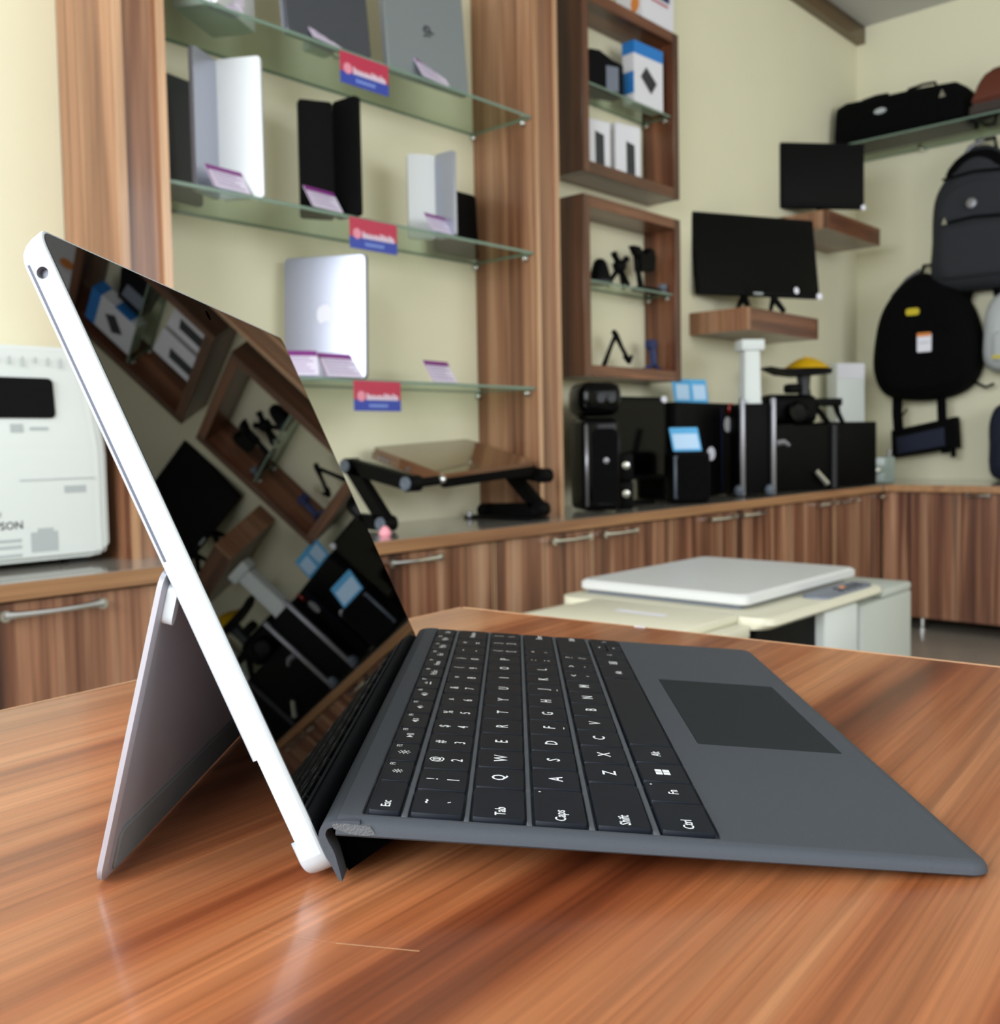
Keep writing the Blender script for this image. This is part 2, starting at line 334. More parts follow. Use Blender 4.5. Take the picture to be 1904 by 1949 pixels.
# ------------------------------------------------------------------ display unit: two pillars and glass shelves
def pillar(x0, x1, label, inner):
    t = thing('display_pillar', label, 'pillar', group='pillars of the display unit')
    yf, z0, z1 = 1.652, CT, 2.885
    for a, b in ((x0, x0+0.018), (x1-0.018, x1)):
        p = box('side_panel', 'pillar_wood', (a, b, yf+0.0025, WY-0.001, z0, z1), t)
        box('edge_strip', 'edge_strip_wood', (a, b, yf, yf+0.0023, z0, z1), p)
    box('front_board', 'pillar_wood', (x0+0.0181, x1-0.0181, yf+0.012, yf+0.03, z0, z1), t)
    return t
pillar(0.800, 0.910, 'left walnut pillar of the glass shelf unit, beside the white printer', 1)
pillar(2.076, 2.186, 'right walnut pillar of the glass shelf unit, beside the wall boxes', -1)
SH = [(1.815, 'top glass shelf between the walnut pillars'), (1.424, 'middle glass shelf between the walnut pillars'), (1.030, 'lowest glass shelf between the walnut pillars'), (2.21, None)]
def glass_shelf(name, label, x0, x1, y0, y1, z, th, pins, group=None):
    t = thing(name, label, 'shelf', group=group)
    bm = bmesh.new(); B(bm, x0, x1, y0, y1, z, z+th)
    for f in bm.faces:
        if abs(f.normal.z) < 0.5: f.material_index = 1
    bm.normal_update()
    for f in bm.faces: f.material_index = 0 if abs(f.normal.z) > 0.5 else 1
    finish('pane', bm, ['shelf_glass', 'edge_green'], t, False)
    for (px, py, ax) in pins:
        bm = bmesh.new(); lathe(bm, [(0.004, 0.0), (0.008, 0.004), (0.0095, 0.010), (0.006, 0.016), (0.002, 0.018)], (px, py, z-0.0095), 12, 'X')
        if ax < 0:
            for v in bm.verts: v.co.x = 2*px - v.co.x
        finish('shelf_pin', bm, 'chrome', t)
    return t
for z, lab in SH[:3]:
    glass_shelf('glass_shelf', lab, 0.9105, 2.0755, 1.664, 1.899, z, 0.008, ((2.076, 1.690, -1), (2.076, 1.890, -1), (0.910, 1.690, 1), (0.910, 1.890, 1)), 'glass shelves of the display unit')
Z1, Z2, Z3 = 1.8235, 1.4325, 1.0385

# laptops standing on edge, half open like a book
def book_laptop(hinge, left, right, z, h, ml, mr, th, label, details=None, mer=None):
    t = thing('laptop', label, 'laptop', (hinge[0], hinge[1], z), 0, 'laptops standing on the glass shelves')
    for nm, e, m in (('base_half', left, ml), ('lid_half', right, mr)):
        d = Vector((e[0]-hinge[0], e[1]-hinge[1], 0)); L_ = d.length
        x = d.normalized(); y = Vector((-x.y, x.x, 0))
        if y.y > 0 and nm == 'base_half': y = -y
        X = Matrix((x, Vector((0, 0, 1)), x.cross(Vector((0, 0, 1))))).transposed().to_4x4()
        bm = bmesh.new(); prism(bm, rrect(0.004, L_, 0, h, 0.008, 3), lambda a, b, c: tuple(X @ Vector((a, b, c))), -th/2, th/2)
        p = finish(nm, bm, m, t)
        if details:
            for (part, nm2, m2, a0, a1, b0, b1, side) in details:
                if part != nm: continue
                bm = bmesh.new(); s = side*(th/2)
                prism(bm, rrect(a0*L_, a1*L_, b0*h, b1*h, min((a1-a0)*L_, (b1-b0)*h)*0.15, 3), lambda a, b, c: tuple(X @ Vector((a, b, c))), s, s + side*0.0008); finish(nm2, bm, m2, p)
    bm = bmesh.new(); tube(bm, [(0, 0, 0.02), (0, 0, h-0.02)], 0.006, 10); finish('hinge_barrel', bm, ml, t)
    return t
book_laptop((1.091, 1.757), (1.004, 1.714), (1.149, 1.664), Z2, 0.31, 'laptop_silver', 'laptop_pale', 0.011, 'silver laptop opened like a book on the middle glass shelf',
            [('base_half', 'vent_mark', 'ink_gray', 0.30, 0.62, 0.62, 0.70, 1), ('base_half', 'badge', 'ink_gray', 0.30, 0.55, 0.44, 0.50, 1), ('lid_half', 'lid_catch', 'laptop_gray', 0.88, 0.94, 0.54, 0.58, -1)])
book_laptop((1.404, 1.733), (1.325, 1.772), (1.412, 1.648), Z2, 0.284, 'black_plastic', 'black_plastic', 0.014, 'black laptop opened like a book on the middle glass shelf',
            [('base_half', 'badge', 'ink_dark', 0.4, 0.6, 0.42, 0.46, 1)])
book_laptop((1.752, 1.735), (1.684, 1.775), (1.752, 1.662), Z2, 0.226, 'laptop_pale', 'laptop_silver', 0.012, 'small silver laptop opened like a book near the right end of the middle shelf',
            [('base_half', 'badge', 'ink_dark', 0.34, 0.50, 0.33, 0.41, 1), ('base_half', 'sticker', 'white_card', 0.50, 0.92, 0.02, 0.22, 1)])
def slab_device(name, label, x0, y0, x1, y1, z, h, m, th=0.018, lean=0.06, cat='laptop', group='laptops standing on the glass shelves', r=0.01, edge=None):
    """closed laptop standing on edge, foot line from (x0,y0) to (x1,y1), leaning back"""
    t = thing(name, label, cat, (x0, y0, z), math.atan2(y1-y0, x1-x0), group); w = math.hypot(x1-x0, y1-y0)
    f = lambda a, b, c: (a, c + b*lean, b*math.sqrt(1-lean*lean) + (0.0 if c <= 0.0 else 0.0))
    bm = bmesh.new(); o = rrect(0, w, 0, h, r, 4)
    loft(bm, [[f(a, b, 0.0) for a, b in rrect(0.002, w-0.002, 0.002, h-0.002, r, 4)], [f(a, b, 0.003) for a, b in o], [f(a, b, th*0.45) for a, b in o]]); lid = finish('lid', bm, m, t)
    bm = bmesh.new(); loft(bm, [[f(a, b, th*0.5) for a, b in rrect(0.001, w-0.001, 0.0, h-0.001, r, 4)], [f(a, b, th) for a, b in o]]); finish('base', bm, edge or m, t)
    return t, lid, f, w
def flatprint(parent, name, m, f, pts_list, out=0.0006):
    bm = bmesh.new()
    for pts in pts_list:
        vs_ = [bm.verts.new(f(a, b, -out)) for a, b in pts]
        bm.faces.new(vs_)
    return finish(name, bm, m, parent, False)
def disc(cx, cy, rx, ry, n=20, a0=0): return [(cx + rx*math.cos(a0+2*PI*k/n), cy + ry*math.sin(a0+2*PI*k/n)) for k in range(n)]
slab_device('tablet_device', 'dark gray closed laptop half hidden behind the silver book-like laptop', 0.93, 1.800, 1.10, 1.835, Z2, 0.285, 'laptop_dark', 0.012, 0.05)
slab_device('tablet_device', 'black closed tablet half hidden behind the small silver laptop', 1.865, 1.855, 2.055, 1.862, Z2, 0.195, 'black_plastic', 0.010, 0.05)
slab_device('laptop', 'dark gray closed laptop in the middle of the top glass shelf', 1.232, 1.676, 1.480, 1.672, Z1, 0.36, 'laptop_dark', 0.02, 0.10, edge='laptop_silver')
t_, lid, f_, w_ = slab_device('laptop', 'gray closed laptop with a round logo at the right end of the top shelf', 1.553, 1.692, 1.838, 1.684, Z1, 0.38, 'laptop_gray', 0.02, 0.08, edge='laptop_silver')
X_ = basis(f_(w_*0.50, 0.135, -0.001), (0, 0, 1), (-1, 0, 0))
bm = bmesh.new(); text(bm, 'hp', 0.052, X_, 0.85); finish('logo', bm, 'ink_dark', lid, False)
t_, lid, f_, w_ = slab_device('laptop', 'bright silver closed laptop with a white apple emblem on the lowest glass shelf', 1.325, 1.858, 1.432, 1.668, Z3, 0.312, 'laptop_silver', 0.016, 0.06, edge='laptop_gray', r=0.012)
# apple emblem lying on its side: body with a bite, and a leaf
ap = []
for k in range(40):
    a = 2*PI*k/40; rr = 0.020*(1 + 0.06*math.cos(2*a) - 0.10*max(0, math.cos(a-PI/2))**8 - 0.07*max(0, math.cos(a+PI/2))**8)
    px, py = rr*math.cos(a)*1.0, rr*math.sin(a)
    dx, dy = px-0.024, py-0.003
    dd = math.hypot(dx, dy)
    if dd < 0.0105: px, py = 0.024 + dx/dd*0.0105, 0.003 + dy/dd*0.0105
    ap.append((px, py))
leaf = [(0.001, 0.022), (0.003, 0.028), (0.009, 0.031), (0.008, 0.026), (0.004, 0.022)]
rot90 = lambda p: (w_*0.50 + p[1]*1.15, 0.165 - p[0]*1.15)
flatprint(lid, 'logo', 'white_label', f_, [[rot90(p) for p in ap], [rot90(p) for p in leaf]])
t = thing('carton', 'pale carton standing at the left end of the top glass shelf', 'box', (1.088, 1.745, Z1), math.radians(28), None)
box('body', 'laptop_pale', (-0.085, 0.085, -0.055, 0.055, 0, 0.30), t, bev=0.006)
box('side_label', 'card_white', (-0.04, 0.03, -0.0565, -0.0553, 0.03, 0.12), t)

def price_card(x, y, z, rz, w, h, label, tilt=0.55):
    t = thing('price_card', label, 'price card', (x, y, z), rz, 'purple and white price cards on the glass shelves')
    f = lambda a, b, c: (a, b*math.sin(tilt) + c*math.cos(tilt), b*math.cos(tilt) - c*math.sin(tilt) + 0.004)
    bm = bmesh.new(); prism(bm, rrect(-w/2, w/2, 0, h, 0.003, 2), f, 0, 0.002); c = finish('card', bm, 'card_white', t)
    flatprint(c, 'header', 'purple_print', f, [[(-w/2, h*0.78), (w/2, h*0.78), (w/2, h), (-w/2, h)], [(-w/2, 0), (-w/2+0.003, 0), (-w/2+0.003, h*0.78), (-w/2, h*0.78)]])
    flatprint(c, 'print_lines', 'card_line', f, [[(-w*0.4, h*k), (w*(0.38 - 0.1*((i*7) % 3)), h*k), (w*(0.38-0.1*((i*7) % 3)), h*k+h*0.055), (-w*0.4, h*k+h*0.055)] for i, k in enumerate((0.12, 0.26, 0.40, 0.54, 0.66))])
    bm = bmesh.new(); prism(bm, rrect(-w*0.4, w*0.4, 0.0, 0.03, 0.004, 2), lambda a, b, c: (a, b, c), -0.0003, 0.0025); finish('stand', bm, 'acrylic', t)
    return t
price_card(1.070, 1.668, Z2, 0.12, 0.10, 0.062, 'price card before the silver book-like laptop, middle shelf')
price_card(1.330, 1.668, Z2, 0.12, 0.10, 0.062, 'price card before the black laptop, middle shelf')
price_card(1.715, 1.667, Z2, 0.12, 0.10, 0.058, 'price card before the small silver laptop, middle shelf')
price_card(1.345, 1.668, Z1, 0.12, 0.10, 0.062, 'price card before the dark gray laptop, top shelf')
price_card(1.700, 1.668, Z1, 0.12, 0.11, 0.066, 'price card before the gray laptop with the round logo, top shelf')
price_card(1.075, 1.672, Z1, 0.12, 0.09, 0.06, 'price card before the pale carton, top shelf')
price_card(1.245, 1.676, Z3, -0.5, 0.08, 0.070, 'price card partly behind the tablet, left of another at the bright silver laptop')
price_card(1.372, 1.672, Z3, 0.0, 0.12, 0.068, 'price card right before the bright silver laptop, lowest shelf')
price_card(1.730, 1.690, Z3, 0.15, 0.11, 0.068, 'price card standing alone near the pillar, lowest shelf')
t = thing('power_adapter', 'white power adapter lying under the price card on the top shelf', 'adapter', (1.36, 1.72, Z1))
box('body', 'white_plastic', (-0.035, 0.035, -0.012, 0.03, 0, 0.024), t, bev=0.006)
bm = bmesh.new(); tube(bm, [(0.035, 0.01, 0.012), (0.055, 0.015, 0.006), (0.07, -0.005, 0.004), (0.05, -0.02, 0.004)], 0.003, 6); finish('cable', bm, 'white_plastic', t)
def shelf_sign(x, z, label):
    t = thing('shelf_sign', label, 'sign', (x, 1.6625, z), 0, 'red and blue signs hanging from the shelf edges')
    w, h = 0.152, 0.070
    f = lambda a, b, c: (a, -c, b)
    bm = bmesh.new(); prism(bm, rrect(-w/2, w/2, -h+0.028, 0.004, 0.001, 1), f, 0, 0.0015); finish('red_field', bm, 'sign_red', t)
    bm = bmesh.new(); prism(bm, rrect(-w/2, w/2, -h, -h+0.028, 0.001, 1), f, 0, 0.0015); finish('blue_field', bm, 'sign_blue', t)
    g = lambda a, b, c: (a, -0.0016 - 0.0006 + 0*c, b)
    bm = bmesh.new()
    bm.faces.new([bm.verts.new(g(*p, 0)) for p in disc(-w/2+0.022, -0.034, 0.013, 0.013)]); finish('emblem', bm, 'emblem_pink', t, False)
    bm = bmesh.new()   # illegible word: a row of letter-like strokes
    rnd = random.Random(3); a = -w/2 + 0.040
    hs = [0.017, 0.013, 0.013, 0.012, 0.013, 0.012, 0.017, 0.016, 0.013, 0.017, 0.013]
    for hh in hs:
        B(bm, a, a+0.0030, -0.0027, -0.0017, -0.043, -0.043+hh); B(bm, a+0.003, a+0.0065, -0.0027, -0.0017, -0.043, -0.0400)
        B(bm, a+0.0055, a+0.0078, -0.0027, -0.0017, -0.043, -0.043+hh*0.75); a += 0.0094
    finish('word', bm, 'print_white', t, False)
    bm = bmesh.new(); a = -0.028
    for k in range(9):
        B(bm, a, a+0.004, -0.0027, -0.0017, -0.061, -0.052 - 0.002*(k % 2)); a += 0.0068
    finish('small_word', bm, 'print_pale_blue', t, False)
    return t
shelf_sign(1.447, 1.813, 'red and blue sign hanging from the top glass shelf')
shelf_sign(1.463, 1.424, 'red and blue sign hanging from the middle glass shelf')
shelf_sign(1.463, 1.030, 'red and blue sign hanging from the lowest glass shelf')

# folding laptop stand on the worktop
t = thing('folding_laptop_stand', 'folding laptop stand with glossy brown top and jointed black legs on the worktop', 'laptop stand', (0, 0, CT))
cor = [(1.600, 1.575, 0.141), (1.955, 1.560, 0.164), (1.955, 1.835, 0.231), (1.600, 1.850, 0.213)]
def bd(a, b, h):
    p = [Vector(c) for c in cor]; return tuple((p[0]*(1-a) + p[1]*a)*(1-b) + (p[3]*(1-a) + p[2]*a)*b + Vector((0, -0.24, 0.97))*h)
bm = bmesh.new(); prism(bm, rrect(0, 1, 0, 1, 0.05, 4), bd, -0.008, 0.004); top = finish('top_board', bm, 'stand_top_wood', t)
bm = bmesh.new(); prism(bm, rrect(-0.01, 0.03, 0.02, 0.98, 0.01, 2), bd, -0.026, -0.0082); finish('side_rail', bm, 'stand_top_wood', t)
bm = bmesh.new(); prism(bm, rrect(0.97, 1.01, 0.02, 0.98, 0.01, 2), bd, -0.030, -0.0082); finish('side_rail', bm, 'black_plastic', t)
bm = bmesh.new(); prism(bm, rrect(0.03, 0.97, 0.0, 0.06, 0.01, 2), bd, -0.034, -0.0082); finish('front_rail', bm, 'black_plastic', t)
for k, b in enumerate((0.86, 0.80, 0.74, 0.45)):
    c = bd(-0.012, b, -0.017); bm = bmesh.new(); lathe(bm, [(0.004, -0.001), (0.006, -0.001), (0.006, 0.001), (0.004, 0.001)], c, 12, 'X'); finish('vent_hole', bm, 'steel', top)
c = bd(0.0, 0.02, -0.012); bm = bmesh.new(); lathe(bm, [(0.0, -0.014), (0.008, -0.011), (0.012, 0.0), (0.008, 0.01), (0.0, 0.012)], c, 14, 'Y'); finish('clamp_knob', bm, 'chrome', t)
def stand_leg(pts, x):
    bm = bmesh.new()
    for p, q in zip(pts[:-1], pts[1:]):
        d = Vector((0, q[0]-p[0], q[1]-p[1])); n = Vector((0, -d.z, d.y)).normalized()*0.019
        prism(bm, [(p[0]+n.y, p[1]+n.z), (q[0]+n.y, q[1]+n.z), (q[0]-n.y, q[1]-n.z), (p[0]-n.y, p[1]-n.z)], lambda a, b, c: (c, a, b), x-0.012, x+0.012)
    g = finish('leg', bm, 'black_plastic', t, False)
    for p in pts:
        bm = bmesh.new(); lathe(bm, [(0.010, -0.021), (0.0205, -0.020), (0.0205, 0.020), (0.010, 0.021)], (x, p[0], p[1]), 20, 'X'); finish('joint', bm, 'black_plastic', g)
        bm = bmesh.new(); lathe(bm, [(0.007, -0.0245), (0.009, -0.0265), (0.0165, -0.0265), (0.0175, -0.0215), (0.007, -0.0215)], (x, p[0], p[1]), 22, 'X'); finish('joint_cap', bm, 'light_rubber' if x < 1.7 else 'black_plastic', g)
stand_leg([(1.583, 0.125), (1.818, 0.168), (1.681, 0.0215), (1.845, 0.026)], 1.500)
stand_leg([(1.575, 0.126), (1.712, 0.140), (1.588, 0.030), (1.800, 0.0215)], 2.000)
for y, z in ((1.583, 0.125),):
    bm = bmesh.new(); tube(bm, [(1.51, y, z), (1.60, y+0.006, z+0.004)], 0.012, 10); finish('pivot_bar', bm, 'black_plastic', t)
bm = bmesh.new(); tube(bm, [(1.95, 1.64, 0.150), (1.995, 1.60, 0.130)], 0.012, 10); finish('pivot_bar', bm, 'black_plastic', t)
bm = bmesh.new(); B(bm, 1.93, 2.03, 1.58, 1.83, 0.0008, 0.008, bev=0.002); finish('foot_plate', bm, 'black_plastic', t)
bm = bmesh.new(); lathe(bm, [(0.0, -0.01), (0.008, -0.008), (0.010, 0.0), (0.008, 0.008), (0.0, 0.01)], (1.925, 1.80, 0.012), 12); finish('foot_ball', bm, 'steel', t)
bm = bmesh.new(); lathe(bm, [(0.0, 0.0), (0.012, 0.0), (0.016, 0.008), (0.012, 0.018), (0.005, 0.026), (0.0, 0.027)], (1.405, 1.580, CT), 16)
bmesh.ops.scale(bm, vec=(1.0, 1.0, 1.0), verts=bm.verts); tag(finish('eraser', bm, 'pink_plastic'), 'small pink rubber knob on the worktop beside the stand leg', 'eraser')

# ------------------------------------------------------------------ white printer by the left pillar
t = thing('printer', 'white rounded printer with a black front panel beside the left pillar', 'printer', (0, 0, CT))
bm = bmesh.new(); prof = [(1.690, 0.012), (1.690, 0.225), (1.700, 0.30), (1.722, 0.425), (1.880, 0.425), (1.880, 0.012)]
rings = []
for (x, k) in ((0.22, 0.93), (0.225, 0.97), (0.24, 1.0), (0.745, 1.0), (0.765, 0.975), (0.772, 0.94)):
    cy, cz = 1.785, 0.20; rings.append([(x - max(0, (b-0.22))*0.09*(1 if x > 0.5 else -1), cy + (a-cy)*k, cz + (b-cz)*k) for a, b in prof])
loft(bm, rings); bmesh.ops.recalc_face_normals(bm, faces=bm.faces[:])
bmesh.ops.bevel(bm, geom=bm.edges[:], offset=0.009, segments=3, affect='EDGES')
finish('body', bm, 'white_plastic', t, angle=1.0)
fP = lambda a, b, c: (a, (1.690 if b < 0.225 else 1.690 + (b-0.225)*0.12) - c, b)
bm = bmesh.new(); prism(bm, rrect(0.30, 0.676, 0.285, 0.362, 0.010, 4), fP, -0.004, 0.0025); finish('front_panel', bm, 'black_plastic', t)
bm = bmesh.new(); text(bm, 'EPSON', 0.0205, basis((0.5725, 1.6893, 0.084), (1, 0, 0), (0, 0, 1))); finish('maker_name', bm, 'ink_dark', t, False)
def pr(x0, x1, z0, z1, m='ink_gray', nm='print'):
    bm = bmesh.new(); bm.faces.new([bm.verts.new(fP(a, b, 0.0006)) for a, b in ((x0, z0), (x1, z0), (x1, z1), (x0, z1))]); finish(nm, bm, m, t, False)
pr(0.617, 0.668, 0.030, 0.068); pr(0.63, 0.66, 0.068, 0.075); pr(0.684, 0.727, 0.140, 0.154); pr(0.53, 0.60, 0.052, 0.058); pr(0.53, 0.60, 0.040, 0.046); pr(0.53, 0.60, 0.024, 0.030)
pr(0.590, 0.613, 0.258, 0.274); pr(0.625, 0.66, 0.262, 0.268); pr(0.54, 0.565, 0.101, 0.110)
for k in range(12): pr(0.43 + k*0.024, 0.434 + k*0.024, 0.390 - 0.004*(k % 3), 0.402, nm='top_mark')
box('seam_line', 'ink_gray', (0.60, 0.745, 1.6885, 1.6899, 0.167, 0.169), t)
for x in (0.27, 0.72): box('foot', 'rubber', (x-0.02, x+0.02, 1.72, 1.76, 0, 0.02), t)

# ------------------------------------------------------------------ open wall boxes
def wall_box(x0, x1, z0, z1, zs, label):
    t = thing('wall_box', label, 'wall shelf', group='square open wall boxes')
    yf, w = 1.763, 0.038
    for nm, m, d in (('side_board', 'box_wood', (x0, x0+w, yf, WY-0.001, z0, z1)), ('side_board', 'box_wood', (x1-w, x1, yf, WY-0.001, z0, z1)),
                     ('top_board', 'box_wood_h', (x0+w, x1-w, yf, WY-0.001, z1-w, z1)), ('bottom_board', 'box_wood_h', (x0+w, x1-w, yf, WY-0.001, z0, z0+w))):
        box(nm, m, d, t, bev=0.0015, seg=1)
    g = bmesh.new(); B(g, x0+w+0.0005, x1-w-0.0005, yf+0.012, WY-0.002, zs, zs+0.007); g.normal_update()
    for f in g.faces: f.material_index = 0 if abs(f.normal.z) > 0.5 else 1
    sp = finish('glass_shelf', g, ['shelf_glass', 'edge_green'], t, False)
    for px in (x1-w,):
        for py in (yf+0.03, yf+0.11):
            bm = bmesh.new(); lathe(bm, [(0.004, 0.0), (0.009, -0.006), (0.009, -0.012), (0.003, -0.018)], (px, py, zs-0.010), 10, 'X'); finish('shelf_pin', bm, 'chrome', sp)
    return t
wall_box(2.450, 3.034, 1.757, 2.352, 2.050, 'upper open walnut wall box holding cartons')
wall_box(2.446, 3.036, 1.090, 1.684, 1.405, 'lower open walnut wall box holding small tripods')
ZU, ZL = 2.0575, 1.4125
# contents
t = thing('gadget_box', 'black box with gray front in the upper wall box', 'box', (2.648, 1.835, ZU), math.radians(-20), 'cartons in the wall boxes')
bm = bmesh.new(); prism(bm, [(-0.075, 0), (0.075, 0), (0.075, 0.105), (0.03, 0.118), (-0.02, 0.142), (-0.06, 0.142), (-0.075, 0.125)], lambda a, b, c: (a, c, b), -0.03, 0.03); finish('body', bm, 'black_plastic', t, False)
box('front_label', 'panel_gray', (0.005, 0.055, -0.0312, -0.0302, 0.012, 0.095), t)
t = thing('disk_carton', 'blue and white carton with a dark drive pictured, upper wall box', 'box', (2.865, 1.808, ZU), math.radians(-3), 'cartons in the wall boxes')
box('body', 'white_card', (-0.082, 0.088, -0.026, 0.026, 0, 0.215), t, bev=0.001, seg=1)
box('blue_header', 'box_blue', (-0.0825, 0.0885, -0.0266, 0.0262, 0.172, 0.2155), t)
box('blue_side', 'box_blue', (-0.0828, -0.082, -0.0255, 0.0255, 0.035, 0.11), t)
fD = lambda a, b, c: (a, -0.0264 - c, b)
flatprint(t, 'drive_picture', 'ink_dark', lambda a, b, c: (a, -0.0270, b), [[(-0.045, 0.098), (-0.012, 0.138), (0.05, 0.092), (0.016, 0.048)]])
for k, (x, y, lab) in enumerate(((2.60, 1.84, 'white phone carton with dark phone print, left one in the upper wall box'), (2.775, 1.835, 'white phone carton with black phone print, right one in the upper wall box'))):
    t = thing('phone_carton', lab, 'box', (x, y, 1.796), math.radians(-12), 'cartons in the wall boxes')
    box('body', 'white_card', (-0.06, 0.06, -0.03, 0.03, 0, 0.165 + 0.02*k), t, bev=0.001, seg=1)
    flatprint(t, 'phone_picture', 'ink_dark', lambda a, b, c: (a, -0.0310, b), [[(-0.008, 0.004), (0.032, 0.004), (0.030, 0.118), (-0.010, 0.128)]])
    flatprint(t, 'side_picture', 'panel_gray', lambda a, b, c: (-0.0610, a, b), [[(-0.022, 0.004), (0.0, 0.004), (0.0, 0.10), (-0.022, 0.108)]] if k == 0 else [[(-0.004, 0.15), (0.004, 0.15), (0.004, 0.165), (-0.004, 0.165)]])
t = thing('poster_carton', 'white carton with dark blue and orange print on top of the upper wall box', 'box', (2.925, 1.835, 2.3525), math.radians(0), None)
box('body', 'white_card', (-0.105, 0.098, -0.06, 0.055, 0, 0.26), t, bev=0.001, seg=1)
flatprint(t, 'navy_print', 'ink_navy', lambda a, b, c: (a, -0.0610, b), [[(-0.05, 0.10), (0.07, 0.10), (0.07, 0.135), (-0.05, 0.135)]])
flatprint(t, 'red_print', 'sign_red', lambda a, b, c: (a, -0.0610, b), [[(-0.05, 0.082), (0.06, 0.082), (0.06, 0.09), (-0.05, 0.09)]])
flatprint(t, 'orange_print', 'ink_orange', lambda a, b, c: (-0.106, a, b), [disc(-0.03, 0.06, 0.018, 0.03, 14)])
# small dark gadgets on the lower box shelf
def mini_tripod(x, y, z, s, label, legs=True, head=0):
    t = thing('mini_tripod', label, 'tripod', (x, y, z), 0, 'small tripods and mounts in the lower wall box')
    for a in (0.5, 2.6, 4.7):
        bm = bmesh.new(); tube(bm, [(0.045*s*math.cos(a), 0.03*s*math.sin(a), 0.004), (0.02*s*math.cos(a), 0.012*s*math.sin(a), 0.035*s), (0, 0, 0.055*s)], [0.006*s, 0.007*s, 0.010*s], 7); finish('leg', bm, 'black_plastic', t)
    bm = bmesh.new(); lathe(bm, [(0.0, 0.045*s), (0.018*s, 0.05*s), (0.021*s, 0.065*s), (0.012*s, 0.075*s), (0.0, 0.078*s)], (0, 0, 0), 14); finish('ball_head', bm, 'black_plastic', t)
    for a in (0.6, 2.3):
        bm = bmesh.new(); tube(bm, [(0, 0, 0.065*s), (0.03*s*math.cos(a), 0, 0.06*s+0.03*s*math.sin(a)), (0.042*s*math.cos(a), 0, 0.06*s+0.045*s*math.sin(a))], [0.009*s, 0.008*s, 0.010*s], 7); finish('clamp_arm', bm, 'black_plastic', t)
    return t
mini_tripod(2.728, 1.82, ZL, 1.25, 'small black tripod with two clamp arms on the lower box shelf')
t = thing('lens_hood', 'small black cone-shaped hood on the lower box shelf', 'camera part', (2.612, 1.82, ZL), 0, 'small tripods and mounts in the lower wall box')
bm = bmesh.new(); lathe(bm, [(0.040, 0.0), (0.040, 0.012), (0.030, 0.05), (0.022, 0.075), (0.012, 0.085), (0.0, 0.088)], (0, 0, 0), 18); finish('cone', bm, 'black_plastic', t)
bm = bmesh.new(); lathe(bm, [(0.043, 0.0), (0.045, 0.004), (0.043, 0.010)], (0, 0, 0), 18); finish('rim', bm, 'ink_dark', t)
t = thing('car_mount', 'larger black phone mount with a curved arm on the lower box shelf', 'phone mount', (2.880, 1.82, ZL), 0, 'small tripods and mounts in the lower wall box')
bm = bmesh.new(); prism(bm, rrect(-0.055, 0.075, -0.03, 0.03, 0.02, 4), lambda a, b, c: (a, b, c), 0.0, 0.014); finish('base', bm, 'black_plastic', t)
bm = bmesh.new(); tube(bm, [(-0.02, 0, 0.01), (-0.035, 0, 0.06), (-0.045, 0, 0.10), (-0.03, 0, 0.125)], [0.012, 0.010, 0.011, 0.016], 9); finish('arm', bm, 'black_plastic', t)
bm = bmesh.new(); prism(bm, [(-0.045, 0.07), (0.035, 0.075), (0.045, 0.13), (0.02, 0.15), (-0.01, 0.13), (-0.05, 0.125)], lambda a, b, c: (a, c, b), -0.022, 0.012); finish('cradle', bm, 'black_plastic', t)
bm = bmesh.new(); prism(bm, [(-0.085, 0.155), (-0.045, 0.155), (-0.015, 0.13), (-0.03, 0.115), (-0.06, 0.125)], lambda a, b, c: (a, c, b), -0.015, 0.010); finish('clamp_jaw', bm, 'black_plastic', t)
bm = bmesh.new(); lathe(bm, [(0.0, -0.02), (0.022, -0.02), (0.026, 0.0), (0.02, 0.02), (0.0, 0.02)], (0.022, 0, 0.135), 14, 'Y'); finish('knob', bm, 'black_plastic', t)
t = thing('puck_charger', 'small blue-gray puck at the right end of the lower box shelf', 'charger', (2.978, 1.805, ZL), 0, 'small tripods and mounts in the lower wall box')
bm = bmesh.new(); lathe(bm, [(0.016, 0.0), (0.018, 0.004), (0.018, 0.03), (0.013, 0.036), (0.0, 0.037)], (0, 0, 0), 16); finish('body', bm, 'light_rubber', t)
bm = bmesh.new(); lathe(bm, [(0.0185, 0.010), (0.0195, 0.014), (0.0185, 0.018)], (0, 0, 0), 16); finish('ring', bm, 'ink_dark', t)
t = thing('folding_pole', 'black folding pole bent in an inverted V in the lower wall box', 'pole', (2.70, 1.82, 1.1285), 0, 'small tripods and mounts in the lower wall box')
bm = bmesh.new(); tube(bm, [(-0.075, 0, 0.003), (-0.03, 0, 0.075), (0.0, 0, 0.118)], [0.009, 0.007, 0.008], 8); finish('lower_arm', bm, 'black_plastic', t)
bm = bmesh.new(); tube(bm, [(-0.014, 0, 0.128), (0.0, 0, 0.118), (0.035, 0, 0.075), (0.068, 0, 0.040)], [0.009, 0.010, 0.007, 0.008], 8); finish('upper_arm', bm, 'black_plastic', t)
bm = bmesh.new(); tube(bm, [(0.055, 0, 0.046), (0.078, 0, 0.030), (0.098, 0, 0.050)], [0.010, 0.012, 0.005], 8); finish('hook', bm, 'black_plastic', t)
t = thing('selfie_stand', 'dark violet small stand on the floor of the lower wall box by its right side', 'tripod', (2.945, 1.825, 1.1285), 0, 'small tripods and mounts in the lower wall box')
for a in (0.2, 2.4, 4.4):
    bm = bmesh.new(); tube(bm, [(0.055*math.cos(a), 0.035*math.sin(a), 0.005), (0.02*math.cos(a), 0.012*math.sin(a), 0.018), (0, 0, 0.03)], [0.006, 0.007, 0.010], 7); finish('leg', bm, 'ink_navy', t)
